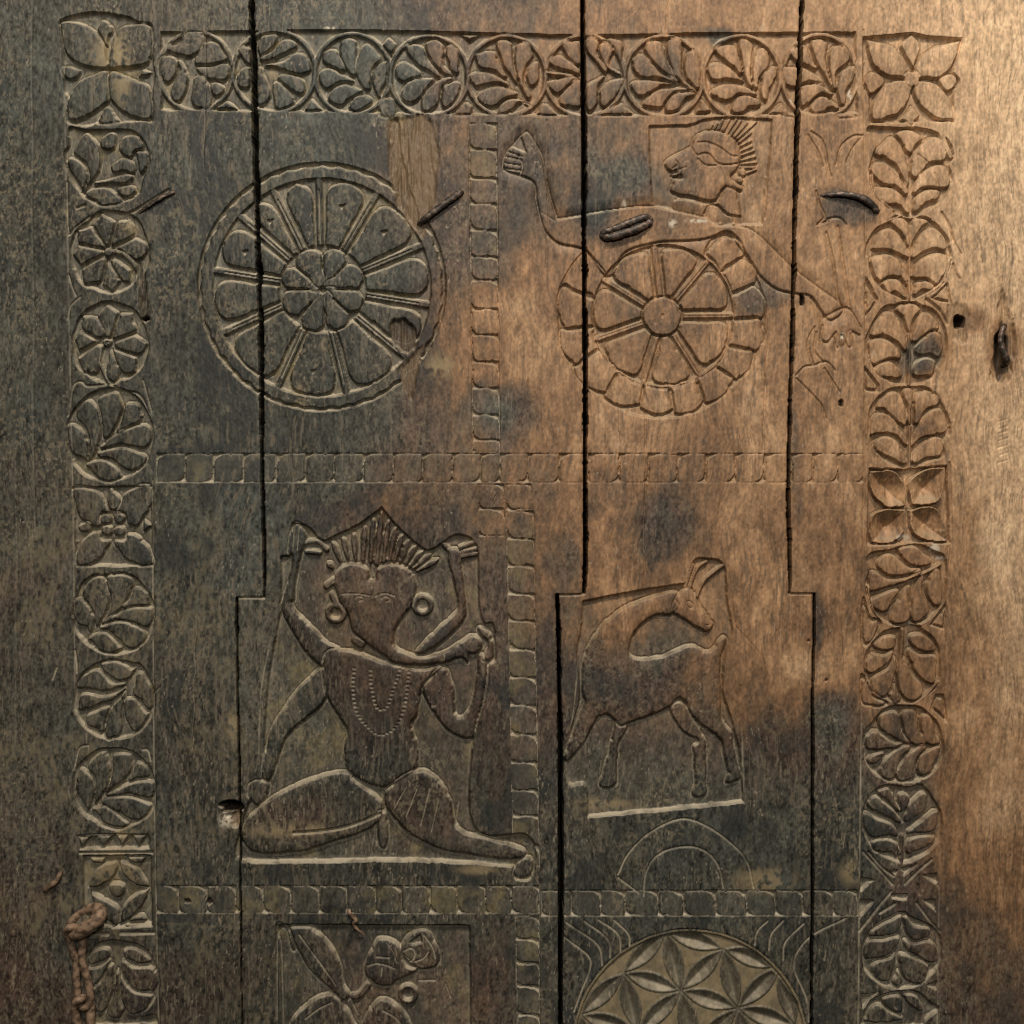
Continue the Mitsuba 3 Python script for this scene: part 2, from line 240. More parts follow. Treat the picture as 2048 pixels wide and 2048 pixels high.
# ------------------------------------------------------------------ top frieze: nine leaf medallions in rings
frame(0, 0, 1)
FZ = piece('leaf_frieze')
ground(FZ, '320 64 320 64 700 60 980 66 1200 70 1400 66 1712 64 1712 64 1716 226 1716 226 1400 232 1100 232 700 226 322 222 322 222', 8)
RINGS = [(391, 143, 73, 80), (548, 143, 82, 82), (705, 148, 76, 81), (858, 152, 78, 80), (1013, 152, 79, 80), (1170, 152, 79, 82), (1328, 153, 79, 81), (1484, 153, 77, 82), (1640, 153, 74, 84)]
for r in RINGS: band(piece(FZ + '__ring'), None, 11, 8, raw=np.vstack([circle(*r), circle(*r)[:1]]), edge=4)
LV = {(300, 40, 4.83): ['180 240 270 220 320 150 400 120 500 130 540 200 480 300 400 350 280 340 160 300', '420 400 480 280 540 200 640 210 700 290 740 380 640 420 500 430',
 '450 450 600 440 700 410 770 440 760 540 700 590 560 570 480 520', '90 400 150 340 240 350 270 430 230 560 150 600 90 520', '270 370 340 460 370 560 350 680 270 790 190 720 220 600 270 480',
 '430 540 520 540 580 640 600 800 550 860 430 840 390 760 410 620', '590 600 700 610 720 680 640 740 590 700',
 '1060 170 1150 130 1230 140 1220 220 1150 300 1050 340', '1060 350 1180 290 1260 200 1340 175 1420 220 1410 280 1290 330 1180 390 1070 400', '1100 430 1280 390 1400 310 1500 330 1560 430 1540 500 1440 530 1310 500 1200 460',
 '1230 540 1400 530 1490 580 1500 680 1440 720 1340 660', '1200 590 1330 670 1400 790 1320 850 1220 860 1190 760', '1040 450 1120 560 1170 700 1140 790 1050 820 1030 700', '870 480 960 450 970 620 930 660 850 640 830 560', '860 270 950 250 970 330 960 430 870 340',
 '620 860 740 770 790 800 860 870', '1480 880 1560 750 1610 790 1690 880'],
 (620, 40, 4.83): ['130 310 230 270 290 350 340 490 220 460 130 420', '290 210 370 165 450 200 460 330 440 540 350 480 290 330', '480 290 540 215 610 260 690 370 620 450 590 560 560 680 460 570 450 400',
 '600 500 720 390 750 480 740 600 690 680 680 760 620 680', '90 500 180 455 300 510 430 590 300 600 170 670 90 600', '170 740 230 650 340 610 440 640 510 690 390 760 290 830 190 790', '380 810 430 740 520 715 610 770 530 850 440 890 380 870',
 '920 260 1010 220 1100 260 1160 390 1260 540 1150 500 1000 400', '1120 210 1200 180 1280 220 1300 300 1300 420 1380 540 1260 500 1160 380 1110 270', '1310 290 1350 230 1430 300 1440 420 1420 520 1340 450',
 '820 450 890 390 960 410 1080 520 960 580 890 600 820 540', '880 680 960 580 1120 550 1200 570 1130 660 1060 750 990 800 900 780', '1070 790 1130 670 1230 580 1390 550 1290 640 1260 750 1200 850 1100 890', '1280 640 1420 580 1450 680 1370 820 1290 850 1260 740',
 '670 810 760 740 820 780 820 920 690 920', '1360 920 1510 780 1570 830 1560 920', '760 150 840 230 790 350 690 240'],
 (920, 40, 4.83): ['150 340 230 300 340 300 380 420 450 560 320 490 190 460', '350 220 430 180 510 230 520 400 560 600 470 520 400 400', '530 270 610 205 680 260 710 350 640 450 620 580 680 760 570 620 530 450',
 '640 500 740 390 770 480 760 580 700 640 650 590', '90 530 180 490 330 520 470 620 370 610 270 620 170 660 110 600', '160 740 240 660 370 630 470 660 560 720 430 760 330 840 220 820', '350 890 430 780 540 750 640 800 680 830 580 800 500 880 400 910',
 '980 230 1080 195 1170 210 1180 350 1150 440 1060 390', '1220 170 1340 200 1340 330 1420 500 1300 400 1220 300', '1350 230 1440 220 1490 300 1440 420 1560 530 1430 480 1350 350', '1420 190 1500 175 1570 220 1560 400 1500 300',
 '860 390 930 330 1020 360 1170 510 1020 490 890 450', '840 490 1000 500 1100 540 960 550 840 530', '840 600 950 560 1140 550 1030 650 960 710 890 690', '950 790 1020 660 1160 570 1180 700 1170 830 1060 840', '1220 650 1330 560 1400 540 1340 640 1330 800 1230 880', '1350 680 1440 590 1570 560 1560 660 1470 790 1370 840',
 '720 920 800 800 840 800 970 930', '1300 920 1560 790 1700 920', '10 140 190 140 90 210'],
 (1220, 40, 3.715): ['250 190 330 145 400 180 430 300 510 460 400 390 290 280', '420 180 470 130 540 180 540 330 550 430 640 540 510 450 440 320', '550 290 600 220 670 280 680 400 660 510 590 460 550 380', '160 300 250 250 380 390 500 460 350 430 210 420',
 '160 460 270 440 440 460 520 470 390 490 310 540 220 570 170 530', '240 620 340 520 450 500 580 515 470 550 410 610 390 650 310 650', '410 640 470 550 560 530 640 545 560 590 520 660 430 690',
 '780 230 860 175 940 200 970 290 980 400 900 340', '950 160 1000 130 1070 180 1060 250 1050 400 1060 500 1000 430 980 300', '1070 260 1140 195 1190 270 1180 350 1120 420 1090 520 1055 420', '1120 430 1180 360 1240 340 1240 430 1190 510 1170 600 1120 560',
 '720 340 800 305 900 350 970 420 1000 460 870 440 770 450 725 400', '745 530 820 475 920 465 1040 500 1090 560 960 550 880 600 790 580', '900 640 960 560 1060 560 1130 620 1050 650 980 690 910 690',
 '1330 230 1400 190 1450 180 1510 290 1540 370 1470 340 1380 300', '1490 160 1560 135 1620 170 1610 290 1660 510 1600 430 1530 300', '1630 240 1690 180 1760 220 1780 300 1690 390 1680 520 1630 400', '1690 430 1740 360 1810 340 1820 430 1760 530 1740 640 1690 540',
 '1290 360 1360 340 1470 360 1600 480 1480 460 1370 500 1300 470', '1410 510 1500 465 1600 490 1660 560 1560 550 1480 620 1420 640', '1490 630 1570 560 1650 590 1710 660 1630 660 1580 690 1500 690',
 '640 690 680 580 780 690', '1690 700 1760 690 1830 720 1700 730', '1180 690 1270 610 1380 720']}
for f, ss in LV.items():
    frame(*f)
    for s in ss: raised(piece(FZ + '__leaf'), s, 8, dome=1.3, edge=5.5)

# ------------------------------------------------------------------ right strip of carving
frame(1700, 50, 4.83)
k = motif('corner_flower', 10, '125 115 125 115 450 85 600 75 760 105 1090 125 1090 125 1045 300 1005 440 1065 540 1005 660 1015 940 1015 940 850 940 270 950 190 940 185 700 130 600 125 350', [
 '160 130 160 130 380 180 500 280 560 390 600 500 480 505 360 490 240 410 180 270', '1075 140 1075 140 850 190 720 270 640 370 620 510 720 510 870 510 1000 380',
 '600 540 590 650 560 750 480 850 370 900 230 920 210 800 270 650 380 540', '630 560 720 530 850 570 950 680 1000 800 1010 920 1010 920 860 910 720 820 630 690'], 'petal', dome=1.5)
for s in ('600 85 600 85 680 170 685 230 620 400 600 400 510 240 500 170', '140 540 210 445 290 470 340 545 270 630 200 670 150 610', '870 510 980 460 1040 540 960 640 880 590', '600 770 680 870 600 970 490 910'): raised(piece(k + '__bud'), s, 10, top=-.5)
raised(piece(k + '__hub'), None, 10, raw=C(600, 520, 78), edge=6)
k = motif('leaf_medallion', 9, '160 1000 320 985 480 990 680 990 850 1040 970 1130 1010 1290 960 1350 985 1460 935 1650 850 1730 650 1850 560 1870 420 1810 235 1640 185 1450 205 1280 250 1150', [
 '450 1040 580 1005 700 1080 640 1160 600 1240 540 1220 490 1120', '240 1240 330 1130 410 1070 500 1160 550 1280 580 1450 540 1560 460 1380 340 1290', '640 1190 760 1090 840 1070 910 1140 930 1300 770 1340 620 1480 590 1300',
 '210 1350 300 1310 430 1380 520 1500 560 1640 440 1560 320 1540 210 1440', '610 1580 660 1460 780 1360 900 1345 970 1430 940 1570 730 1570 620 1640', '230 1590 380 1560 490 1620 550 1720 570 1830 460 1740 330 1720', '610 1800 620 1680 720 1590 860 1590 850 1680 740 1720 650 1800'])
band(piece(k + '__stem'), '680 975 840 1000 900 1090 975 1270', 60, 9); band(piece(k + '__stem'), '215 1450 250 1640 420 1790', 36, 9)
cut('660 1250 770 1340', 4, 2); cut('820 1430 860 1560', 4, 2); cut('720 1570 945 1580', 5, 3)
frame(1700, 400, 4.83)
k = motif('leaf_medallion', 9, '380 190 480 145 580 175 740 165 910 300 970 430 980 600 910 800 780 910 620 980 530 980 385 935 245 825 170 650 150 450 235 290', [
 '390 200 480 160 560 210 580 330 570 450 500 330 420 250', '600 190 680 165 760 210 690 270 620 380 590 440 585 300', '230 420 280 310 370 265 470 310 540 430 580 560 470 520 340 480 220 480', '590 560 640 400 720 280 800 250 890 310 940 470 820 470 700 510',
 '210 550 360 515 460 560 530 660 560 820 480 750 380 740 270 780 210 650', '590 720 650 600 790 510 900 510 960 570 930 700 840 820 740 760 640 760', '300 800 380 755 480 770 540 860 540 960 440 890 380 910 320 850', '610 900 640 800 720 770 820 820 780 880 700 870 640 920'])
band(piece(k + '__stem'), '165 560 185 700 285 860 490 965', 46, 9); band(piece(k + '__stem'), '970 560 905 780 760 900 640 965', 42, 9); band(piece(k + '__stem'), '500 150 400 190 250 260 160 310', 32, 9); band(piece(k + '__stem'), '580 250 575 960', 34, 9, top=-1)
k = motif('leaf_medallion', 9, '300 1050 440 1000 580 975 700 1010 840 1085 930 1250 940 1450 860 1630 750 1750 600 1800 400 1770 235 1625 155 1450 160 1300', [
 '430 1040 580 990 690 1050 620 1140 580 1300 550 1250 510 1130', '200 1260 280 1120 370 1065 470 1130 530 1260 550 1460 460 1380 330 1310 210 1320', '590 1350 640 1160 710 1080 800 1110 870 1240 760 1280 650 1370',
 '170 1440 200 1350 320 1330 440 1400 500 1530 380 1530 220 1590', '620 1430 700 1330 840 1260 910 1400 870 1520 780 1490 660 1500', '240 1610 370 1550 460 1600 510 1700 370 1720 280 1690', '610 1690 640 1560 740 1510 840 1570 800 1690 720 1700'])
band(piece(k + '__stem'), '570 1300 575 1540 570 1780', 44, 9, top=-1); band(piece(k + '__stem'), '160 1560 260 1700 400 1790', 36, 9)
SP = piece('spandrel_leaf'); ground(SP, '140 700 280 960 150 1150', 7); raised(SP, '145 800 260 970 150 1110', 7)
SP = piece('spandrel_leaf'); ground(SP, '140 1600 290 1790 280 1870 135 1850', 7); raised(SP, '150 1650 265 1800 250 1840 150 1830', 7)
SP = piece('spandrel_leaf'); ground(SP, '770 950 950 790 985 1010 860 980', 6); raised(SP, '800 945 935 820 960 980 860 960', 6)
cut('890 120 970 260 1000 400', 6, 4); cut('740 960 860 1060 940 1200', 8, 5); cut('980 310 1020 420 1075 520', 5, 3); cut('1000 620 1020 700 1060 760', 6, 4)
frame(1700, 760, 4.83)
k = motif('leaf_medallion', 8, '235 200 365 90 540 60 740 70 880 200 970 400 970 540 910 600 910 740 750 800 580 870 470 850 310 765 210 620 175 420 190 280', [
 '250 260 320 150 430 100 510 170 545 290 540 440 440 390 330 290', '500 110 570 70 615 120 600 300 570 440 550 250', '625 150 720 90 830 140 870 230 740 290 640 430 620 300', '190 480 220 360 310 305 430 380 550 560 540 640 440 540 330 520 200 540',
 '600 580 700 360 830 265 920 330 945 480 850 530 700 560 610 640', '220 600 330 535 450 580 530 720 530 820 400 760 270 700', '600 800 650 650 780 550 890 560 890 720 740 760'])
band(piece(k + '__stem'), '580 450 575 850', 40, 8, top=-1)
k = motif('square_flower_panel', 12, '180 850 180 850 500 860 600 850 940 825 940 825 975 1580 975 1580 165 1600 165 1600', [])
for s in ('195 880 195 880 400 865 500 940 550 1060 540 1220 540 1220 380 1235 260 1160 190 1020', '925 840 925 840 760 850 600 940 565 1050 600 1210 600 1210 830 1195 910 1060', '545 1250 545 1250 540 1450 400 1580 205 1575 205 1575 195 1350 320 1250', '575 1260 575 1260 810 1220 910 1370 955 1565 955 1565 750 1560 600 1460'):
    raised(piece(k + '__petal'), s, 12, edge=3.5, dome=0, bowl=25)
cut('960 800 975 1200 980 1560 950 1900', 6, 3)
frame(1700, 1080, 4.83)
k = motif('leaf_medallion', 9, '175 140 400 90 640 30 810 100 930 170 940 400 905 600 765 770 600 830 430 840 250 745 180 600 150 420 190 280', [
 '470 80 620 50 720 130 800 210 690 265 580 240 510 170', '260 230 310 150 400 125 490 200 580 260 700 280 600 330 430 350 310 310', '180 430 200 310 270 310 380 370 560 350 700 300 570 400 400 450 210 500', '200 580 300 520 470 470 420 590 370 690 260 680',
 '390 770 460 590 580 420 580 560 590 750 470 815', '600 560 700 330 710 480 770 620 760 720 640 800 590 740', '740 430 800 290 860 270 890 380 900 520 850 640 760 560'])
band(piece(k + '__stem'), '870 240 780 290 690 335', 44, 9); band(piece(k + '__stem'), '160 80 300 65 410 70', 40, 9); band(piece(k + '__stem'), '170 440 220 650 300 770 420 840', 30, 9)
SP = piece('spandrel_leaf'); ground(SP, '125 560 200 740 290 760 310 850 130 1020', 6); raised(SP, '140 640 195 770 270 775 285 840 145 990', 6)
SP = piece('spandrel_leaf'); ground(SP, '935 590 915 870 760 830', 6); raised(SP, '925 650 905 845 790 815', 6)
k = motif('leaf_medallion', 9, '215 1000 325 880 480 840 600 810 725 860 850 1000 880 1180 860 1380 770 1490 620 1580 480 1570 325 1530 190 1400 135 1250 150 1100', [
 '230 1000 330 920 440 930 440 1040 340 1070 250 1050', '590 910 700 900 800 980 840 1060 750 1085 650 1060 580 990', '160 1170 220 1090 330 1100 430 1070 360 1200 220 1290 150 1250', '190 1400 230 1310 370 1230 450 1130 440 1320 350 1510 250 1480',
 '470 1200 530 1130 600 1290 710 1410 660 1540 530 1530 460 1380', '560 1060 680 1100 830 1110 840 1250 820 1380 720 1370 620 1250', '370 1500 440 1390 500 1550 430 1590'])
band(piece(k + '__stem'), '510 870 490 1250', 50, 9); band(piece(k + '__stem'), '850 1370 740 1500 620 1590', 40, 9); band(piece(k + '__stem'), '700 850 830 950 925 1110', 32, 9); band(piece(k + '__stem'), '340 850 240 950 150 1060', 32, 9)
SP = piece('spandrel_leaf'); ground(SP, '100 1300 165 1340 240 1500 370 1600 150 1610 98 1500', 6); raised(SP, '110 1350 160 1360 230 1510 340 1588 150 1588 108 1500', 6)
SP = piece('spandrel_leaf'); ground(SP, '820 1490 915 1490 945 1780 780 1620', 6); raised(SP, '840 1515 900 1525 925 1730 805 1615', 6)
frame(1700, 1400, 4.83)
k = motif('leaf_medallion', 9, '260 150 365 70 500 50 690 70 840 200 910 400 900 560 810 705 650 790 450 800 285 755 160 620 120 450 140 300 205 225', [
 '280 160 370 100 460 120 490 230 530 340 590 430 420 370 300 280', '500 120 580 80 650 130 670 280 740 430 600 420 520 300', '690 170 740 130 810 200 830 320 880 420 760 430 690 320', '150 380 200 300 280 300 400 390 520 430 370 480 180 480',
 '170 560 270 500 340 510 280 600 200 620', '280 690 350 560 450 470 590 440 500 560 440 750 330 760', '450 750 490 610 590 490 740 440 650 570 640 720 540 790', '650 680 680 540 770 470 880 450 830 600 780 700 690 740'])
band(piece(k + '__stem'), '720 80 830 180 930 290', 34, 8); band(piece(k + '__stem'), '310 80 190 190 110 300', 46, 8)
k = motif('leaf_medallion', 8, '185 920 350 820 560 840 710 820 810 950 890 1100 890 1280 810 1430 660 1540 520 1580 400 1550 230 1455 130 1280 120 1080', [
 '260 900 340 840 400 860 450 980 480 1090 370 980', '470 920 530 890 590 960 520 1090 480 1020', '170 1010 250 920 370 1010 460 1090 500 1190 410 1150 280 1100', '540 1180 540 1060 640 930 730 890 750 1020 640 1130',
 '130 1100 270 1140 400 1190 470 1310 390 1310 200 1320', '550 1280 700 1150 830 1060 860 1150 810 1270 650 1290', '210 1370 360 1330 470 1400 460 1520 400 1480 270 1470', '550 1480 560 1360 650 1310 820 1310 780 1400 650 1460'])
band(piece(k + '__stem'), '505 1320 500 1570', 46, 8); band(piece(k + '__stem'), '230 830 150 950 110 1080', 46, 7); band(piece(k + '__stem'), '720 830 830 930 900 1060', 36, 7)
for s in ('130 1470 270 1620 410 1780', '790 1540 660 1650 530 1780', '180 1470 300 1610 420 1700', '640 1590 520 1690'): cut(s, 6, 3.5)
for s in ('100 1710 245 1740 100 1860', '690 1690 845 1670 865 1815', '400 1650 470 1640 440 1700', '480 1630 620 1590 530 1690'): ground(None, s, 7, 3)
frame(1700, 1700, 5.55)
for s in ('110 555 285 555 110 770', '800 555 945 550 955 690', '455 490 650 490 625 565 465 545', '120 1595 315 1575 140 1770', '850 1500 980 1450 960 1560', '840 1700 960 1760 860 1800'): ground(None, s, 7, 3)
for s in ('460 460 280 680 110 900', '740 590 860 750 995 910', '500 600 330 700'): cut(s, 6, 3.5)
k = motif('leaf_medallion', 8, '180 960 290 820 450 730 590 680 725 760 910 840 1010 960 1020 1200 905 1390 740 1510 530 1565 330 1490 160 1330 130 1100', [
 '210 940 320 830 470 760 580 720 570 860 480 940 340 960', '610 720 710 830 870 850 900 930 780 1000 680 990 610 880', '160 1200 180 1010 370 990 550 960 510 1090 400 1190 250 1210', '600 1000 700 1030 860 1000 960 1060 990 1220 890 1260 770 1190 640 1120',
 '230 1320 300 1230 440 1190 510 1150 490 1330 430 1460 310 1430', '550 1160 640 1160 860 1260 870 1380 780 1490 620 1440 560 1300', '540 1330 600 1470 530 1530 470 1470'])
k = motif('leaf_medallion', 8, '130 1870 210 1690 335 1610 540 1560 745 1570 905 1690 985 1770 860 1880 800 1980 120 1980', [
 '350 1640 480 1600 560 1620 590 1720 580 1810 470 1790 380 1720', '600 1600 720 1600 800 1700 810 1790 700 1750 640 1690', '180 1850 240 1730 320 1700 420 1770 590 1850 600 1890 400 1920 170 1910'])
frame(0, 0, 1)
cut('1727 60 1730 350 1732 560 1730 800 1728 1000 1724 1350 1720 1700 1716 2074', 4.5, 2.2); cut('1897 940 1893 1300 1880 1700 1874 2074', 4, 1.4); cut('305 960 307 1400 311 1750 318 2074', 3.5, 1.6)
cut('127 60 132 300 140 700 146 1000 150 1400', 4, 1.2); cut('66 -26 63 120 66 300 64 420 68 640 66 800 70 1060', 3.5, .9, gr=.25)

# ------------------------------------------------------------------ left wheel
frame(380, 300, 3.578)
W1 = piece('spoked_wheel'); cx, cy = 942, 985
ground(W1, np.c_[circle(cx, cy - 5, 893)].ravel(), 7, 4)
a = np.linspace(0, 2 * np.pi, 44 * 6, endpoint=False); zz = 862 + 16 * (np.abs(((a * 44 / (2 * np.pi)) % 1) - .5) * 2)
rim = np.stack([cx + zz * np.cos(a), cy - 5 + zz * np.sin(a)], 1)
raised(piece(W1 + '__rim'), None, 7, raw=rim / FR[2] + np.array(FR[:2]), edge=5, dome=.3)
ground(W1, np.c_[circle(cx, cy, 785)].ravel(), 7.5, 4)
tips = [(920, 200), (1320, 340), (1640, 690), (1710, 1110), (1470, 1420), (1115, 1720), (640, 1660), (250, 1300), (175, 860), (345, 460), (592, 285)]
A = sorted(math.atan2(ty - cy, tx - cx) % (2 * math.pi) for tx, ty in tips)
def pol(r, t): return (cx + r * math.cos(t), cy + r * math.sin(t))
for i, t0 in enumerate(A):
    t1 = A[(i + 1) % len(A)] + (2 * math.pi if i + 1 == len(A) else 0)
    w0 = lambda r, g=44: math.asin(min(g / r, .9))
    s = [pol(290, t0 + w0(290, 40)), pol(480, t0 + w0(480)), pol(640, t0 + w0(640, 46)), pol(722, t0 + w0(722, 78)), pol(762, t0 + w0(762, 140)), pol(776, (t0 + t1) / 2), pol(762, t1 - w0(762, 140)), pol(722, t1 - w0(722, 78)), pol(640, t1 - w0(640, 46)), pol(480, t1 - w0(480)), pol(290, t1 - w0(290, 40))]
    raised(piece(W1 + '__petal'), np.array(s).ravel(), 7, edge=5, dome=.8)
    q = np.array([pol(300, t0), pol(770, t0)])
    band(piece(W1 + '__spoke'), q.ravel(), 52, 6, top=-1, edge=4); cut(np.array([pol(310, t0), pol(700, t0)]).ravel(), 4, 2.5)
    m = (t0 + t1) / 2; c = pol(600, m)
    if i % 3 != 1: ground(None, np.array([(c[0] - 28, c[1] - 8), (c[0] + 26, c[1] - 16), (c[0] - 6, c[1] + 30)]).ravel(), 4, 3)
B = np.radians([-90, -47, 0, 42, 86, 130, 180, 220])
ground(W1, np.c_[circle(948, 995, 318)].ravel(), 9, 4)
for i, t0 in enumerate(B):
    t1 = B[(i + 1) % 8] + (2 * math.pi if i == 7 else 0); m = (t0 + t1) / 2
    s = [(948 + r * math.cos(t), 995 + r * math.sin(t)) for r, t in ((14, m), (150, t0 + .018), (248, t0 + .022), (282, t0 + .13), (306, m - .12), (306, m + .12), (282, t1 - .13), (248, t1 - .022), (150, t1 - .018))]
    raised(piece(W1 + '__hub_petal'), np.array(s).ravel(), 9, top=.5, edge=3, dome=1)
# ------------------------------------------------------------------ right wheel
frame(1100, 460, 4.2)
W2 = piece('tile_rimmed_wheel'); cx, cy = 945, 720
lines = ['390 580 100 470', '370 810 75 835', '400 1000 180 1165', '570 1200 445 1405', '790 1300 755 1500', '1010 1330 1050 1550', '1230 1250 1310 1470', '1400 1150 1575 1265', '1500 970 1745 1020', '1530 750 1805 735', '1530 540 1745 440', '1440 350 1645 205', '1300 190 1480 10']
ground(W2, '375 560 230 505 95 455 60 640 70 860 130 1080 300 1300 450 1430 700 1560 930 1590 1150 1560 1340 1480 1580 1280 1740 1050 1815 750 1805 560 1760 430 1660 200 1490 0 1290 180 1430 330 1530 540 1545 750 1500 1000 1390 1170 1220 1280 1000 1330 780 1300 560 1200 420 1030', 5, 5)
for i in range(len(lines) - 1):
    (a0, a1), (b0, b1) = np.array(lines[i].split(), float).reshape(2, 2), np.array(lines[i + 1].split(), float).reshape(2, 2)
    u = lambda p, q, t: p + (q - p) * t
    g = 9 / max(np.hypot(*(b1 - a1)), 1); gi = 8 / max(np.hypot(*(b0 - a0)), 1)
    s = [u(a0, b0, gi), u(a0, b0, gi), u(u(a0, b0, gi), u(a1, b1, g), .7), u(u(a1, b1, g), u(a0, b0, gi), .03), u(a1, b1, .5) * 1.0 + (u(a1, b1, .5) - [cx, cy]) * .035, u(u(a1, b1, 1 - g), u(a0, b0, 1 - gi), .16), u(u(a0, b0, 1 - gi), u(a1, b1, 1 - g), .6), u(a0, b0, 1 - gi), u(a0, b0, 1 - gi), u(a0, b0, .5) + (u(a0, b0, .5) - [cx, cy]) * .02]
    raised(piece(W2 + '__rim_tile'), np.array(s).ravel(), 5, edge=5, dome=.5)
SPK = piece(W2 + '__rim_tile'); cut('95 455 190 290 300 165', 5, 3); cut('300 165 400 280 490 385', 5, 3); own(SPK, '110 450 200 300 300 190 480 385 390 560')
ground(W2, np.c_[circle(cx + 5, cy - 5, 597)].ravel(), 6.5, 4)
tips = [(880, 160), (1300, 290), (1515, 715), (1250, 1200), (790, 1260), (410, 910), (480, 430)]
A = sorted(math.atan2(ty - cy, tx - cx) % (2 * math.pi) for tx, ty in tips)
for i, t0 in enumerate(A):
    t1 = A[(i + 1) % len(A)] + (2 * math.pi if i + 1 == len(A) else 0); m = (t0 + t1) / 2; d = t1 - t0
    s = [pol(170, t0 + .28), pol(380, t0 + .13), pol(490, t0 + .10), pol(560, t0 + .2 * d), pol(588, m), pol(560, t1 - .2 * d), pol(490, t1 - .10), pol(380, t1 - .13), pol(170, t1 - .28)]
    raised(piece(W2 + '__petal'), np.array(s).ravel(), 6, edge=5, dome=.8)
    band(piece(W2 + '__spoke'), np.array([pol(165, t0), pol(578, t0)]).ravel(), 56, 5.5, top=-1.2, edge=5)
    cut(np.array([pol(180, t0 + .02), pol(560, t0 + .01)]).ravel(), 4, 1.5)
ground(W2, np.c_[circle(cx, cy + 5, 182)].ravel(), 7, 3)
raised(piece(W2 + '__hub'), None, 8, raw=C(943, 722, 166), top=2, edge=5, dome=.5); cut(None, 5, 2, raw=C(945, 720, 8), closed=True)

# ------------------------------------------------------------------ figure with a raised arm above the right wheel
frame(1280, 220, 6.9)
F3 = piece('raised_arm_figure')
ground(F3, '115 215 115 215 700 190 900 120 1300 90 1840 120 1840 120 1760 900 1700 1590 1700 1590 1010 1590 900 1490 450 1380 170 1330 170 1330 130 700', 5, 5)
raised(piece(F3 + '__neck'), '480 1390 510 1220 860 1280 1060 1270 1180 1050 1330 1080 1410 1460 1350 1480 1200 1430 1080 1320 990 1310 890 1430 870 1480', 4, top=-1.5, edge=6)
raised(piece(F3 + '__head'), '335 720 430 635 690 505 740 400 800 330 900 280 1060 275 1250 350 1370 480 1405 620 1370 760 1300 880 1260 930 1330 990 1420 1050 1400 1120 1340 1100 1180 1070 1060 1230 930 1260 700 1200 560 1180 425 1130 425 1050 480 945 575 925 445 910 500 855 430 855 355 790', 5, edge=7, dome=2.2)
for s, w_, d_ in (('800 450 930 450 1100 520 1250 630 1340 640', 5, 2.2), ('700 500 780 620 880 600 960 620 1060 730 1200 760 1350 740', 5, 2.6), ('800 680 900 760 1050 770', 4, 2.2), ('430 908 500 925 575 928', 4, 3), ('490 700 525 750 450 810', 4, 2), ('640 790 500 840', 4, 1.6), ('1180 1050 1060 1200', 4, 2), ('1080 1310 1200 1430 1390 1470', 5, 3), ('890 1420 960 1310 1080 1310', 5, 3), ('500 1230 480 1370', 4, 1.5)): cut(s, w_, d_)
for c in ((1420, 860, 58), (1380, 965, 52)): raised(piece(F3 + '__ear'), None, 4, raw=C(*c), top=0, edge=5, dome=1)
for s in ('960 260 1000 200', '1030 255 1070 180', '1090 260 1140 140', '1150 280 1230 140', '1200 320 1330 130', '1250 350 1390 150', '1310 365 1480 170', '1350 390 1600 160', '1370 440 1530 310', '1390 490 1530 420', '1400 560 1540 500', '1400 620 1570 560', '1410 690 1590 640', '1410 740 1600 720', '1400 790 1580 790', '1490 860 1600 820'):
    band(piece(F3 + '__hair_lock'), s, 46, 4.5, top=-.5, edge=3)
frame(0, 0, 1)
ARM = '1045 268 1056 264 1070 285 1084 311 1089 337 1093 361 1102 394 1112 428 1116 436 1165 428 1220 419 1295 411 1345 420 1410 434 1428 449 1483 452 1518 469 1586 535 1633 571 1686 614 1665 640 1649 631 1623 594 1596 588 1553 578 1520 551 1500 520 1475 490 1455 468 1400 480 1340 483 1310 486 1250 505 1217 552 1172 502 1120 488 1098 471 1085 450 1073 400 1068 366 1042 352 1010 340 1006 322 1015 300 1025 290'
moat(ARM, 20, 4.2); cut(ARM, 4, 1.6, True); own(piece(F3 + '__arm'), ARM)
frame(980, 220, 4.6)
ground(None, '160 330 290 235 345 400', 4, 4)
for s in ('165 385 300 430', '145 430 290 462', '135 490 275 512', '130 540 290 560', '260 420 300 500 280 590'): cut(s, 4.5, 2.6)
cut('620 1010 740 985 850 968', 5, 2); cut('520 640 560 800 610 960', 5, 2.4); cut('450 930 600 1020', 4, 1)
frame(1520, 220, 3.0167)
for s in ('400 740 440 900 470 1120 500 1190', '470 700 500 900 540 1180', '290 150 350 250 380 340', '310 130 380 190 410 330 430 400', '460 330 490 220 560 160 620 155', '520 320 560 230 610 170', '390 1250 500 1195 550 1210 605 1310', '380 1300 370 1380 410 1400 460 1340',
          '445 1370 460 1430 480 1430 490 1360', '500 1360 530 1430 555 1420 550 1350', '560 1340 600 1360', '330 1310 290 1400 320 1530', '340 1340 330 1450 380 1520', '220 1600 270 1550 330 1540 400 1520 450 1570', '220 1620 300 1700 370 1780 400 1860', '390 1560 480 1700',
          '340 490 360 570 390 640 345 690', '405 660 470 650 520 690', '350 690 410 670', '30 650 45 400 65 200', '310 1130 390 1240'): cut(s, 5.5, 2.8)
HAND = piece(F3 + '__hand'); moat('390 1250 500 1195 550 1210 605 1310 600 1360 540 1330 520 1400 480 1420 460 1350 410 1400 370 1380 380 1300', 10, 2); own(HAND, '390 1250 500 1195 550 1210 605 1310 600 1360 540 1330 520 1400 480 1420 460 1350 410 1400 370 1380 380 1300')
PIT = np.zeros((N, N), np.float32)
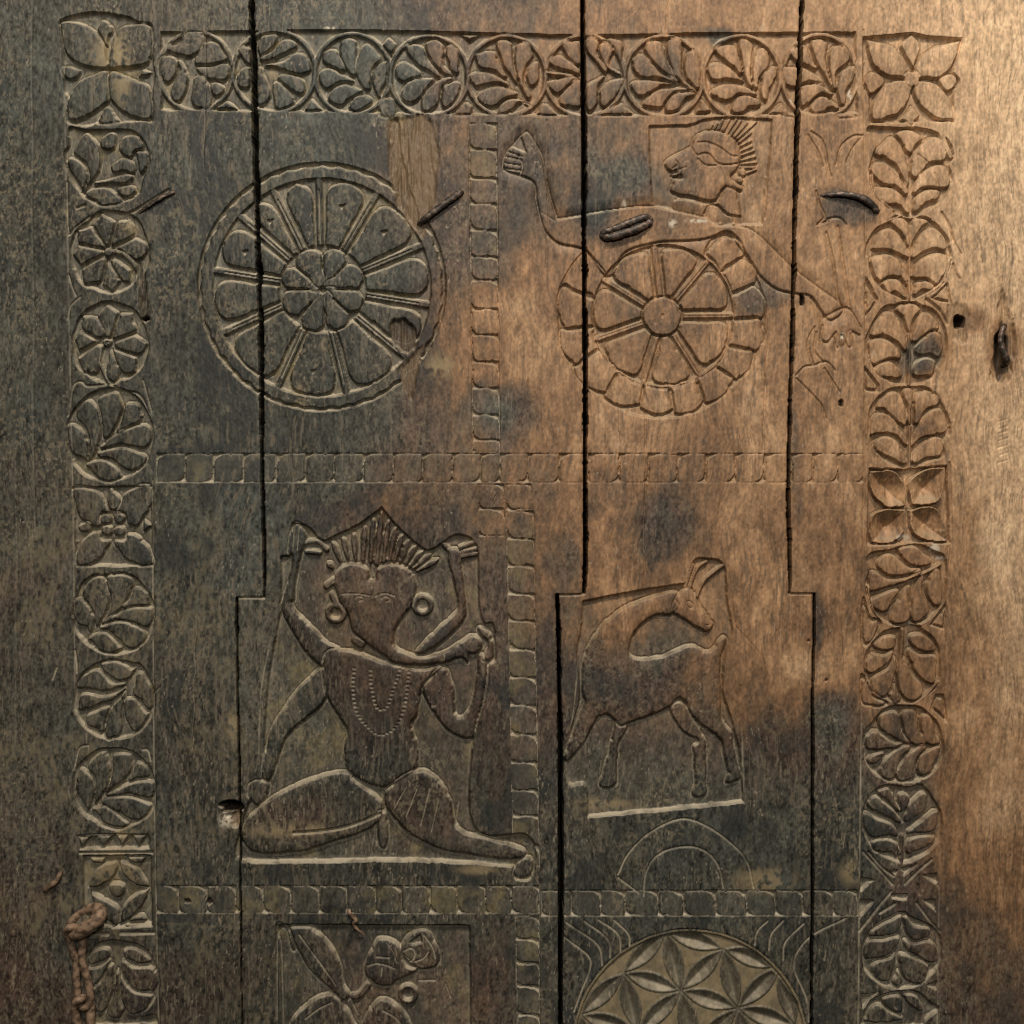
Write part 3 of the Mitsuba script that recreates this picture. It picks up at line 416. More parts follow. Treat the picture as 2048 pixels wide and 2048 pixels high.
def pit(x, y, rx, ry, d, n=14, seed=0):
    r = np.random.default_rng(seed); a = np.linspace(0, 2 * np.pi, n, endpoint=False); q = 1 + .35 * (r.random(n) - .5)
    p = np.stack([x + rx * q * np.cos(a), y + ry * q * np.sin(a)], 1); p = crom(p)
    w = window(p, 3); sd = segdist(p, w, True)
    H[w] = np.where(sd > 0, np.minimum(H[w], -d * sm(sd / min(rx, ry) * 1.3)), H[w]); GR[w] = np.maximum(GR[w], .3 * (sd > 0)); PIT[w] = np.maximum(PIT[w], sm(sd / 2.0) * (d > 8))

# ------------------------------------------------------------------ rows of border tiles
frame(0, 0, 1)
def tile(x0, y0, x1, y1, flip, d=4.0, sk=0):
    r1, r2 = rng.uniform(13, 24, 2); j = lambda: rng.uniform(-1.0, 1.0)
    r1, r2 = (min(r, .42 * min(x1 - x0, y1 - y0)) for r in (r1, r2)); x0 += .8 + j() * .5; x1 -= .8 + j() * .5; y0 += .6; y1 -= .6; q = .30
    if flip: p = [(x0, y0), (x0, y0), (x1 - r1, y0), (x1 - r1 * q, y0 + r1 * q), (x1, y0 + r1), (x1, y1), (x1, y1), (x0 + r2, y1), (x0 + r2 * q, y1 - r2 * q), (x0, y1 - r2)]
    else: p = [(x0 + r1, y0), (x1, y0), (x1, y0), (x1, y1 - r2), (x1 - r2 * q, y1 - r2 * q), (x1 - r2, y1), (x0, y1), (x0, y1), (x0, y0 + r1), (x0 + r1 * q, y0 + r1 * q)]
    raised(piece('border_tile'), np.array(p).ravel(), d * .45, edge=3.4, dome=.2, line=False)
def row(bs, y0, y1, flip, d=5):
    ground(None, np.array([(bs[0], y0), (bs[0], y0), (bs[-1], y0), (bs[-1], y0), (bs[-1], y1), (bs[-1], y1), (bs[0], y1), (bs[0], y1)]).ravel(), d, 2.5)
    for a_, b_ in zip(bs, bs[1:]): tile(a_, y0, b_, y1, flip, d)
def column(bs, xa, xb, flip, d=5):
    f = lambda y: (np.interp(y, [p[0] for p in xa], [p[1] for p in xa]), np.interp(y, [p[0] for p in xb], [p[1] for p in xb]))
    y0, y1 = bs[0], bs[-1]
    ground(None, np.array([(f(y0)[0], y0)] * 2 + [(f(y0)[1], y0)] * 2 + [(f(y1)[1], y1)] * 2 + [(f(y1)[0], y1)] * 2).ravel(), d, 2.5)
    for a_, b_ in zip(bs, bs[1:]):
        l, r = f((a_ + b_) / 2); tile(l, a_, r, b_, flip, d)
row([312, 370, 427, 487, 552, 612, 668, 727, 786, 845, 905, 962, 1000, 1056, 1118, 1178, 1238, 1296, 1355, 1412, 1470, 1528, 1584, 1626, 1676, 1727], 907, 966, False, 4.6)
column([246, 299, 357, 408, 460, 514, 560, 618, 670, 724, 776, 830, 880, 905], [(240, 937), (905, 945)], [(240, 994), (905, 1000)], True, 4.6)
column([1021, 1078, 1132, 1188, 1242, 1299, 1355, 1411, 1469, 1525, 1581, 1632, 1690, 1735], [(1021, 1012), (1632, 1022), (1735, 1026)], [(1021, 1068), (1632, 1078), (1735, 1080)], True, 4.5)
column([968, 1018, 1072], [(960, 955), (1080, 958)], [(960, 1009), (1080, 1010)], True, 4); column([968, 1020], [(960, 1011), (1080, 1011)], [(960, 1062), (1080, 1068)], True, 4)
row([312, 357, 413, 471, 526, 581, 638, 694, 751, 803, 860, 914, 970, 1022, 1079], 1771, 1828, True, 5.5)
row([1082, 1127, 1143, 1202, 1251, 1316, 1368, 1432, 1494, 1551, 1605, 1667, 1716], 1781, 1833, True, 5.5)
column([1832, 1879, 1926, 1973, 2030, 2086], [(1830, 1030), (2080, 1034)], [(1830, 1079), (2080, 1080)], True, 5.5)

# ------------------------------------------------------------------ seated elephant-headed figure
frame(450, 980, 2.76)
EF = piece('elephant_headed_figure'); D = 9
ground(EF, '365 180 365 180 455 195 535 272 600 252 740 185 865 90 865 90 955 200 1105 325 1180 300 1290 242 1395 315 1405 600 1430 727 1485 735 1495 940 1455 980 1425 1200 1378 1370 1375 1850 1650 1895 1720 1985 1695 2140 1600 2150 1590 2085 1000 2052 90 2055 85 1850 140 1700 205 1560 215 1300 240 1000 300 640 305 370 355 355', D, 5)
ft = ['640 400 590 280', '680 390 648 255', '720 395 708 232', '760 400 770 195', '800 410 820 152', '835 420 865 112', '870 410 905 158', '900 410 945 198', '930 412 980 238', '960 415 1018 268', '985 422 1055 300', '1010 430 1095 330', '1030 440 1138 348', '1050 452 1182 378', '600 440 560 395']
def feather(s, w):
    b, t = np.array(s.split(), float).reshape(2, 2); ax = t - b; n_ = np.array([-ax[1], ax[0]]) / np.hypot(*ax)
    return np.array([b, b + ax * .3 + n_ * w * .36, b + ax * .7 + n_ * w * .5, b + ax * .93 + n_ * w * .3, t, b + ax * .93 - n_ * w * .3, b + ax * .7 - n_ * w * .5, b + ax * .3 - n_ * w * .36]).ravel()
for s in ft: raised(piece(EF + '__headdress_feather'), feather(s, 40), D, top=-.3, edge=4.5, dome=.6)
def body(k, part, s, d=None, top=0, edge=8, dome=1.5): raised(piece(k + '__' + part), s, d or D, top=top - 1, edge=edge * 1.3, dome=dome * 1.5, grv=3.2)
body(EF, 'arm', '375 640 450 720 560 830 640 890 560 960 530 980 440 900 370 790 305 660 325 560 365 385 345 320 380 185 430 200 455 260 430 330 392 500 385 600')
body(EF, 'arm', '1050 890 1150 780 1270 670 1280 620 1250 480 1225 340 1300 330 1312 450 1335 640 1332 700 1260 790 1160 870 1090 910')
body(EF, 'arm', '560 985 440 1050 355 1150 258 1300 215 1450 200 1585 250 1605 300 1465 350 1352 440 1272 555 1160')
body(EF, 'torso', '555 900 700 880 860 940 1080 985 1205 972 1110 1060 1080 1150 1060 1250 1030 1290 1060 1400 1065 1530 980 1612 860 1645 740 1602 665 1530 655 1400 670 1330 610 1240 560 1150 540 1050', dome=2)
body(EF, 'arm', '1205 975 1260 1080 1312 1245 1390 1000 1400 900 1452 960 1432 1150 1392 1290 1370 1372 1280 1362 1190 1292 1110 1172 1085 1110 1110 1060')
body(EF, 'hand', '125 1640 190 1600 245 1620 225 1700 165 1745', dome=.8)
body(EF, 'leg', '660 1550 500 1580 350 1640 190 1740 95 1850 88 1932 150 2002 250 2014 450 1995 600 1945 740 1902 850 1842 875 1780 850 1700 740 1612', dome=2)
body(EF, 'leg', '890 1650 1050 1545 1160 1575 1240 1690 1290 1860 1450 1915 1640 1972 1655 2030 1530 2045 1350 2018 1190 1988 1020 1903 910 1790 880 1740', dome=2)
body(EF, 'loincloth', '841 1785 892 1785 900 1924 874 1985 838 1934', top=-1, dome=.5)
body(EF, 'head', '597 490 640 418 720 398 790 428 815 492 840 428 920 398 1010 428 1058 510 1042 630 992 690 950 760 940 850 1000 890 1080 915 1200 890 1290 838 1350 798 1400 808 1425 860 1390 905 1350 910 1340 955 1300 930 1200 962 1060 972 940 962 850 902 755 832 695 770 675 690 625 620', top=1.5, d=10.5, edge=8, dome=2)
body(EF, 'hand', '1390 760 1470 795 1485 920 1420 935 1445 850', top=-1, dome=.5); body(EF, 'foot_block', '1600 2080 1640 2030 1700 2040 1690 2130 1605 2140', top=-1, dome=.3)
for s in ('1300 318 1390 280', '1312 342 1396 322', '1300 366 1382 352', '1205 300 1250 340', '440 290 510 285 560 330', '450 340 520 345'): band(piece(EF + '__finger'), s, 32, D, top=-1, edge=4)
for c, r in (((610, 680), 44), ((1090, 635), 46)):
    band(piece(EF + '__earring'), None, 34, D, raw=np.vstack([C(*c, r), C(*c, r)[:1]]), top=-.5, edge=4)
band(piece(EF + '__ear'), '590 580 620 640', 40, D, top=-1); band(piece(EF + '__ear'), '560 530 600 500', 40, D, top=-1); band(piece(EF + '__ear'), '720 830 750 850', 50, D, top=-1)
for s in ('640 575 720 572 800 582', '830 585 880 570 940 585', '720 597 740 586 765 600 742 612', '865 600 885 588 912 602 888 615'): cut(s, 3.5, 1.6, closed=len(s) > 31)
cut('380 1893 550 1880 700 1850 852 1788', 7, 5); cut('860 1650 880 1760', 6, 3)
for s in ('1000 1640 920 1780', '1060 1650 1000 1800', '1130 1650 1080 1850', '1180 1700 1140 1880', '385 200 375 330', '410 200 400 330', '1290 1720 1270 1850', '815 490 812 540'): cut(s, 3.5, 1.4)
for s in ('715 980 708 1100 730 1230 790 1310 860 1352 940 1310 990 1200 1012 1050 1017 990', '805 990 812 1100 865 1215 930 1100 967 990'):
    c = crom(pts(s), False, 40); L_ = np.r_[0, np.cumsum(np.hypot(*np.diff(c, axis=0).T))]
    for t in np.arange(2, L_[-1], 8.5):
        x, y = np.interp(t, L_, c[:, 0]), np.interp(t, L_, c[:, 1]); cut(None, 4.5, 1.7, raw=np.array([[x - 2.2, y], [x + 2.2, y + .5]]), gr=1)
cut('240 880 200 1100 185 1450', 5, 1.3)

# ------------------------------------------------------------------ deer
frame(1050, 980, 2.76)
DF = piece('deer_figure'); D = 8
ground(DF, '315 612 315 612 600 556 890 512 890 512 928 392 1000 376 1100 408 1120 600 1150 780 1112 900 1095 1100 1155 1300 1195 1500 1212 1728 1212 1728 780 1772 342 1812 342 1812 333 1640 245 1632 210 1500 240 1350 296 1150 286 900 306 750', D, 5)
body(DF, 'leg', '430 1250 490 1270 470 1400 430 1560 415 1640 500 1632 512 1560 522 1400 565 1290', D, -1, 6, .5)
body(DF, 'leg', '800 1210 870 1332 952 1382 928 1420 940 1600 925 1690 1002 1684 1004 1600 1002 1400 962 1310 872 1170', D, -1, 6, .5)
body(DF, 'body', '850 562 700 582 550 642 430 732 348 855 316 960 310 1100 320 1180 270 1320 213 1470 240 1502 330 1392 430 1245 520 1300 570 1290 700 1250 800 1200 865 1155 930 1262 1072 1378 1098 1462 1120 1560 1116 1622 1194 1592 1174 1500 1154 1400 1148 1335 1092 1260 1087 1100 1087 930 1104 805 1020 885 920 850 820 885 740 915 598 917 588 830 638 750 720 695 822 680', D, 0, 7, 1.8)
body(DF, 'head', '815 670 828 600 880 538 932 558 962 620 1032 720 1044 748 1000 782 918 742 858 702', D, .5, 6, 1.5)
for s in ('905 545 948 435 1000 396', '948 585 990 500 1092 416', '885 535 925 412'): band(piece(DF + '__antler'), s, 26, D, top=-1, edge=4)
cut('890 620 912 615 930 640 905 650', 3.2, 1.5, True); cut('1000 745 1035 742', 3, 1.4); cut('830 605 850 640 820 680', 3.5, 1.5)
r = np.random.default_rng(3)
for _ in range(90):
    x, y = r.uniform(330, 1080), r.uniform(760, 1240)
    if y < 930 and not (x < 560 and y > 800): continue
    a0 = r.uniform(0, 6.3); q = r.uniform(13, 20); t = np.linspace(a0, a0 + 3.4, 6)
    cut(np.stack([x + q * np.cos(t), y + q * np.sin(t)], 1).ravel(), 3, .55, gr=.3)
cut('1150 742 1250 850 1320 950 1350 1150', 4, 1); cut('1120 420 1140 600 1165 760', 4, 1.4); cut('1190 1080 1200 1400 1212 1730', 4, 1.3); cut('300 800 270 1200 215 1450', 4, 1.5)

# ------------------------------------------------------------------ arches and interlaced dome
frame(1050, 1548, 1.936)
for s in ('360 390 400 310 480 230 600 175 700 200 800 270 860 340 885 440', '460 470 470 380 520 310 620 280 700 300 750 360 768 440', '360 400 400 430 440 460'): cut(s, 5, 2.4)
for s in ('150 630 245 705 250 760 215 850 190 920', '160 575 280 660 300 740', '230 570 320 640 330 710', '285 565 360 620 370 690', '345 565 400 620 405 665', '940 570 900 610 890 660', '1000 570 955 620 945 680', '1080 580 1010 650 1000 720', '1240 560 1120 620 1055 690 1045 760 1090 870 1100 960'): cut(s, 5, 2)
DM = piece('interlaced_dome'); cx, cy, R = 640, 1060, 463
ground(DM, np.c_[circle(cx, cy, R)].ravel(), 5.5, 5)
TRI = np.zeros((N, N), np.float32)
wd = window(C(cx, cy, R), 2); dm = segdist(C(cx, cy, R), wd, True) > 3
TRI[wd] = dm
av, bv, o = np.array([222., 68]), np.array([166., -162]), np.array([604., 842])
for i in range(-5, 6):
    for j in range(-5, 6):
        p0 = o + i * av + j * bv
        for v in (av, bv, bv - av):
            p1 = p0 + v; mid = (p0 + p1) / 2
            if np.hypot(*(mid - [cx, cy])) > R - 10 or mid[1] > 1060: continue
            n_ = np.array([-v[1], v[0]]) * .27
            t = np.linspace(0, 1, 9); up = p0 + t[:, None] * v + np.sin(np.pi * t)[:, None] ** .9 * n_ * .62; dn = p0 + t[::-1][:, None] * v - np.sin(np.pi * t[::-1])[:, None] ** .9 * n_ * .62
            q = np.vstack([up, dn[1:-1]]) / FR[2] + np.array(FR[:2])
            keep = np.hypot(*((q - np.array(FR[:2])) * FR[2] - [cx, cy]).T) < R - 4
            if keep.sum() < 5: continue
            q = q[keep]; k = piece(DM + '__lens_petal')
            w = window(q, 2); sd = segdist(q, w, True); m = sd > 0; mx = max(sd.max(), 1)
            H[w] = np.where(m, -6.2 + 2.4 * np.clip(sd / 3.2, 0, 1) - 9 * np.clip((sd - 3) / (mx - 3), 0, 1) ** .9, H[w]); TRI[w] = np.where(m, .22, TRI[w]); put(w, m, k)
band(DM, None, 20, 6, raw=C(cx, cy, R - 8), edge=4, top=-1)

# ------------------------------------------------------------------ dancing figure at the lower edge
frame(450, 1600, 2.972)
NF = piece('dancing_figure'); D = 8
ground(NF, '300 738 300 738 1458 742 1458 742 1466 1480 1466 1480 302 1480 302 1480', D, 4)
body(NF, 'arm', '380 770 425 748 520 758 620 850 682 970 702 1080 745 1165 690 1195 620 1130 500 1010 430 900')
body(NF, 'arm', '303 1480 310 740 345 745 390 800 400 900 340 760 330 900 345 1480', top=-2, dome=.2)
body(NF, 'torso', '395 1310 500 1200 630 1148 720 1232 760 1310 830 1480 380 1480', dome=1.5); body(NF, 'torso', '830 1480 830 1300 900 1190 960 1180 1045 1232 1105 1332 1140 1480', dome=1.5)
body(NF, 'head', '825 992 900 828 960 818 1040 862 1082 980 1155 1000 1060 1062 960 1112 858 1072', dome=2, top=.5); body(NF, 'headdress', '1042 862 1170 758 1252 850 1275 960 1200 1012 1090 975', top=-.5)
ground(None, '1090 845 1165 790 1175 850 1110 865', 4, 4)
band(piece(NF + '__earring'), None, 30, D, raw=np.vstack([C(1088, 1155, 46), C(1088, 1155, 46)[:1]]), edge=4); band(piece(NF + '__necklace'), '760 1170 800 1160 850 1100', 40, D, top=-1)
for s in ('1060 900 1110 880 1130 920 1100 960 1050 950', '1130 960 1180 940 1210 900', '1180 800 1230 870 1250 940', '850 985 900 970 960 980 1010 1000', '960 840 1000 900 1020 960', '440 800 560 960 660 1100', '480 1300 560 1240 640 1200', '940 1250 1010 1290 1050 1332', '700 1200 750 1290', '740 1180 790 1280', '900 930 980 935', '930 1040 935 990', '1060 920 1110 960', '430 900 620 1130', '1310 1100 1340 1180', '1150 1080 1250 1080'): cut(s, 4, 1.8)

# ------------------------------------------------------------------ damage: split wood, gouges, holes
frame(0, 0, 1)
def gouge(s, d, col=1.0, edge=10):
    p = crom(pts(s)); w = window(p, 4); sd = segdist(p, w, True); t = sm((sd + np.where(sd > 0, edge * .9 * (2 * fb(14, 30, 90, 3)[w] - 1), 0)) / edge) * (sd > 0)
    f = meshkit.fbm(P3[w] * np.array([1 / 5, 1 / 60, 1]), 3, 5)
    H[w] = H[w] * (1 - t) + t * (-d * (.3 + 1.3 * f)); DMG[w] = np.maximum(DMG[w], col * t); GR[w] *= 1 - t
    L[w][(t > .3)] = -1
gouge('772 238 800 233 866 234 880 300 874 380 862 440 846 482 824 472 800 432 784 400 775 330', 4, .95, 9)
gouge('778 244 800 240 808 300 822 370 838 430 836 468 812 440 794 400 782 330', 8, .95, 8)
gouge('795 735 845 690 850 700 835 760 830 800 815 800 800 770', 4, .8)
gouge('780 640 825 645 835 690 810 705 785 690', 7, .3, 8)
gouge('272 520 290 540 296 640 284 644 276 600', 9, .2, 6)
gouge('1895 610 1930 606 1950 640 1940 690 1905 680', 4, .5, 14); pit(290, 637, 9, 7, 40, seed=1); pit(1919, 643, 15, 16, 55, seed=2); pit(1682, 806, 6, 9, 14, seed=3); pit(1604, 600, 6, 14, 25, seed=5)
gouge('2003 575 2016 600 2030 650 2032 720 2022 765 1996 772 1978 745 1984 690 1992 640', 9, .55, 10); pit(2003, 700, 17, 56, 30, seed=6); pit(463, 1612, 24, 14, 106, seed=7); pit(418, 1802, 8, 8, 14, seed=8); pit(375, 1802, 8, 6, 9, seed=12); pit(1653, 1360, 4, 4, 8, seed=9); pit(1617, 1282, 3, 3, 6, seed=10)
gouge('455 1620 485 1625 478 1655 462 1652 448 1635', 12, .9, 8)
gouge('1930 1040 1980 1000 1990 1150 1940 1160', 1.2, .15, 20)
for i, y in enumerate((838, 852, 862, 876, 890, 905, 920)): cut(f'{1995 + 3 * (i % 2)} {y + 6} {2015} {y}', 4, 1)

# ------------------------------------------------------------------ the joints between the planks
CR = [[(-900, 503), (0, 503), (200, 508), (420, 514), (600, 520), (800, 523), (1000, 526), (1196, 529), (1196.01, 474), (1400, 476), (1600, 479), (1760, 479), (2048, 484), (2900, 490)],
      [(-900, 1165), (0, 1165), (400, 1168), (700, 1170), (1000, 1171), (1188, 1169), (1188.01, 1116), (1400, 1120), (1700, 1121), (2048, 1121), (2900, 1121)],
      [(-900, 1603), (0, 1604), (300, 1592), (600, 1587), (800, 1580), (920, 1578), (1000, 1577), (1188, 1580), (1188.01, 1630), (1400, 1626), (1700, 1624), (2048, 1624), (2900, 1624)]]
WID = [[(0, 9), (500, 8.5), (800, 6.5), (1100, 4.5), (1190, 2.5), (1200, 4.5), (1300, 3), (1700, 2), (2048, 1.2)], [(0, 7), (900, 7.5), (1180, 6), (1200, 8), (2048, 7)], [(0, 6.5), (600, 6.5), (800, 4.5), (1000, 6.5), (1190, 3), (1200, 4), (1700, 3.5), (2048, 3.5)]]
plank = np.zeros((N, N), np.int32); GAP = np.full((N, N), 99.0, np.float32)
jit = meshkit.fbm(np.stack([np.zeros(N), ys / 60, np.zeros(N)], -1), 4, 9) - .5; chip = meshkit.fbm(np.stack([np.zeros(N), ys / 9, np.zeros(N) + 5], -1), 2, 4) - .5
for c, wd_ in zip(CR, WID):
    cxs = np.interp(ys, *zip(*c)) + 4 * jit; hw = np.interp(ys, *zip(*wd_)) / 2 * (1 + 1.0 * jit + .55 * chip)
    plank += (X > cxs[:, None]).astype(np.int32)
    GAP = np.minimum(GAP, np.abs(X - cxs[:, None]) - hw[:, None]).astype(np.float32)
H -= (1.2 + 3.5 * np.clip(fb(14, 26, 50, 2) - .45, 0, 1)) * np.clip(1 - GAP / 6, 0, 1) ** 2 * (GAP > 0)
H[...] = np.where(GAP < 0.5, np.minimum(H, -110 * sm((0.5 - GAP) / 1.6)), H)
for s in ('474 1196 500 1195 530 1196', '1580 1188 1605 1188 1630 1188', '1116 1190 1140 1190 1168 1188'): cut(s, 4, 5)

r = np.random.default_rng(21)
for x, y0, y1 in ((1795, -26, 70), (1945, 80, 420), (1985, 560, 640), (2010, 380, 600), (2012, 745, 1100), (1925, 1180, 1500), (30, 900, 1500), (240, 1650, 2074), (410, 60, 330), (690, 0, 62), (660, 880, 960), (880, 930, 1240), (1095, 240, 520), (1290, 820, 1180), (1440, 970, 1200), (1540, 620, 900), (1690, 980, 1290), (1340, 0, 60), (990, 980, 1010), (555, 1240, 1700), (395, 1240, 1500), (1500, 1500, 1720), (1590, 1250, 1700), (1960, 1600, 2000), (800, 1850, 2000)):
    yy = np.linspace(y0, y1, 12); cut(np.stack([x + np.cumsum(r.normal(0, 1.6, 12)), yy], 1).ravel(), r.uniform(2.4, 3.6), r.uniform(.9, 2.0), gr=.15)
# ------------------------------------------------------------------ surface: grain, wear
gcol = np.abs((np.arange(N)[None, :] + 40 * (fb(300, 260, 60, 3) - .5) + 9 * (fb(50, 120, 61, 2) - .5) + (plank - 1.5) * 37)).astype(int); gcol = np.where(gcol > N - 1, 2 * (N - 1) - gcol, gcol)
along = lambda a: a[np.arange(N)[:, None], gcol]         # every plank has its own run of grain, and it wanders
gr1, gr2, gr3 = along(fb(3.0, 26, 11, 3)) - .5, fb(9, 150, 12, 3) - .5, fb(4, 6, 13, 2) - .5
big = fb(260, 420, 14, 3) - .5
chis = fb(8, 20, 15, 3) - .5
solid = (GAP > 1)
H += solid * (0.5 * gr1 + 0.2 * gr2 + 0.6 * gr3 + 5.0 * big + GR * 1.3 * chis * (H < -2)) + DMG * solid * 3 * gr1
Hx = np.gradient(H, xs, axis=1); Hy = np.gradient(H, ys, axis=0)
nrm = np.stack([-Hx, -np.ones_like(H), Hy], -1); nrm /= np.linalg.norm(nrm, axis=-1, keepdims=True)
Hc = np.maximum(H, -14)
cav = np.clip((gaussian_filter(Hc, 4) - Hc) / 4, -1, 1); up = np.clip(nrm[..., 2], -1, 1)
Hs = gaussian_filter(Hc, .8); q = np.gradient(Hs, ys, axis=0); led = q / np.sqrt(1 + q * q + np.gradient(Hs, xs, axis=1) ** 2)     # how much a slope faces up

# ------------------------------------------------------------------ the wood's own colour: smoke-blackened on the left and below, bare warm wood on the right
ST = np.array([[.05, .05, .12, .05, .05, .28, .45, .60, .70, .78, .84, .93, 1.05], [0, .05, .10, .05, 0, .10, .50, .50, .68, .75, .80, .90, 1.05], [0, .05, .05, 0, .02, .40, .40, .50, .62, .72, .78, .88, 1.03],
 [0, .05, .05, 0, 0, .15, .50, .62, .65, .72, .75, .87, 1.0], [0, .05, 0, 0, 0, .30, .65, .70, .70, .75, .75, .84, .98], [.05, .03, 0, 0, 0, .30, .50, .72, .72, .76, .73, .82, .97], [.10, .10, 0, 0, .10, .30, .50, .60, .60, .72, .70, .75, .95],
 [.15, .15, .05, 0, .25, .25, .35, .62, .68, .68,   .67, .71, .96], [.12, .10, .08, .05, .15, .25, .30, .52, .52, .64, .62, .67, .88], [.12, .05, .08, .05, .05, .10, .20, .12, .10, .22, .18, .58, .78], [.20, .08, .05, .08, .05, .08, .15, .08, .05, .05, .05, .44, .74],
 [.25, .10, .15, .10, .10, .10, .15, .05, .05, .02, .08, .30, .58], [.28, .20, .18, .12, .12, .12, .15, .05, .05, .05, .08, .27, .42]])
wx, wy = 90 * (fb(110, 150, 21) - .5), 110 * (fb(110, 150, 22) - .5)
gxx, gyy = np.clip((X + wx) / 2048 * 12, 0, 12), np.clip((Y + wy) / 2048 * 12, 0, 12)
Wm = map_coordinates(ST, [gyy, gxx], order=3, mode='nearest').astype(np.float32)
for x, y, rx, ry, v in ((1250, 350, 60, 45, -.45), (1180, 440, 40, 60, -.2), (1315, 1050, 62, 58, -.30), (1010, 850, 40, 60, -.2), (1205, 425, 45, 40, -.3), (1510, 600, 60, 30, -.25), (1690, 420, 60, 35, -.45), (1840, 720, 45, 40, -.45), (1430, 75, 30, 18, -.3), (1345, 130, 25, 50, -.2),
                      (1990, 1620, 60, 70, .12), (1700, 1320, 120, 60, .08), (1600, 1330, 70, 50, .1), (960, 600, 90, 60, .15), (1040, 700, 80, 120, .12), (880, 110, 35, 80, .2), (2000, 700, 30, 60, -.3), (1930, 640, 30, 25, -.2), (1840, 850, 40, 40, -.15), (1625, 1240, 12, 70, -.3), (1590, 900, 10, 140, -.15),
                      (1360, 340, 60, 90, -.04), (905, 720, 60, 80, .08), (820, 960, 90, 70, .12), (700, 1020, 110, 40, .15), (1660, 1440, 50, 60, -.3), (1990, 1080, 40, 60, .08), (1250, 1350, 150, 70, -.22), (1340, 1290, 60, 60, -.12), (1130, 1130, 50, 40, -.12), (1080, 290, 50, 60, -.1), (715, 1190, 95, 110, .11), (735, 1390, 110, 130, .10), (600, 1640, 110, 60, .12), (830, 1620, 110, 80, .16), (820, 1990, 190, 110, .14), (1020, 820, 70, 50, -.22), (1170, 330, 40, 50, -.12)):
    q = ((X + .5 * wx - x) / rx) ** 2 + ((Y + .5 * wy - y) / ry) ** 2
    Wm += 1.15 * v * np.exp(-(q * (.45 + 1.1 * fb(34, 60, 31, 4))) ** 1.8)
mott = fb(46, 90, 23, 4) - .5; mot2 = fb(14, 30, 24, 3) - .5; mot3 = along(fb(22, 150, 44, 3)) - .5
Wm = np.clip(Wm + (.34 * mott + .14 * mot2 + .14 * mot3) * (.25 + .9 * np.clip(Wm * 2.2, 0, 1)) * (1 - .75 * sm((Wm - .66) / .2)), 0, 1.12)
ramp = np.array([[.054, .056, .047], [.066, .062, .050], [.084, .058, .044], [.122, .080, .051], [.238, .136, .072], [.345, .210, .116], [.62, .438, .276], [.70, .505, .325]])
at = np.array([0, .12, .28, .45, .65, .80, 1.0, 1.1])
COL = np.stack([np.interp(Wm, at, ramp[:, c]) for c in range(3)], -1)
dark = 1 - sm((Wm - .2) / .5)
gmod = .35 + 1.5 * fb(120, 180, 45, 3)
COL *= (1 + .55 * gr1 * gmod + .12 * gr2 + .6 * gr3 + .5 * mot2 + (.4 + .5 * dark) * (fb(120, 190, 25, 4) - .5))[..., None]
blu = sm((fb(150, 120, 26, 3) - .5) * 5) * dark
COL *= 1 + blu[..., None] * np.array([-.09, -.02, .03])
rough = 1.5 * (fb(3, 5, 52, 2) - .5) + 1.6 * (fb(7, 15, 53, 3) - .5)
COL *= (1 + rough * (.35 + .65 * dark))[..., None]
soot = np.zeros_like(H)
for x, y, rx, ry, v in ((760, 1420, 170, 260, .42), (640, 1600, 260, 110, .3), (620, 700, 200, 130, .25), (1330, 1830, 260, 120, .06), (420, 1950, 130, 160, .3), (400, 1400, 80, 180, .2), (1700, 1800, 120, 200, .2), (60, 1900, 60, 160, .2), (1250, 1480, 170, 90, .1), (1010, 1500, 50, 300, .25), (1560, 1560, 60, 260, .1)):
    soot = np.maximum(soot, v * np.exp(-(((X + wx - x) / rx) ** 2 + ((Y + wy - y) / ry) ** 2)))
COL *= (1 - soot)[..., None]
def over(c, a): COL[...] = COL * (1 - a[..., None]) + np.array(c) * a[..., None]
tan = sm((fb(60, 80, 27, 5) - .52) * 9) * dark * sm((Y - 700) / 600) * sm((fb(6, 12, 28, 2) - .35) * 3)
over((.185, .155, .098), .65 * tan * np.clip(1.5 - X / 500, .12, 1))
over((.20, .17, .125), .6 * sm((along(fb(3.2, 14, 54, 2)) - .66) * 12) * dark * sm((fb(90, 150, 55, 3) - .44) * 6))
over((.20, .172, .118), .6 * sm((fb(5, 6, 56, 3) - .56) * 8) * sm((fb(80, 110, 57, 4) - .47) * 6) * dark)
over((.020, .025, .027), .6 * sm((fb(70, 90, 58, 5) - .55) * 8) * dark * sm((X - 150) / 200))
over((.18, .15, .11), .5 * sm((along(fb(4.5, 34, 29, 2)) - .66) * 12) * dark * sm((fb(160, 240, 30, 2) - .40) * 5))     # pale scuffs along the grain
over((.06, .05, .038), .5 * sm((along(fb(3.2, 40, 33, 2)) - .66) * 10) * (1 - dark) * np.clip(gmod - .35, .15, 1))                                     # dark pores in bare wood
over((.42, .36, .28), .5 * sm((fb(4, 9, 34, 2) - .80) * 22) * sm((fb(70, 120, 35, 3) - .56) * 8))               # flecks
over((.44, .37, .27), .42 * sm((fb(3.4, 14, 40, 2) - .75) * 14) * sm((Y - 1380) / 120) * sm((fb(60, 110, 41, 3) - .50) * 7) * dark)
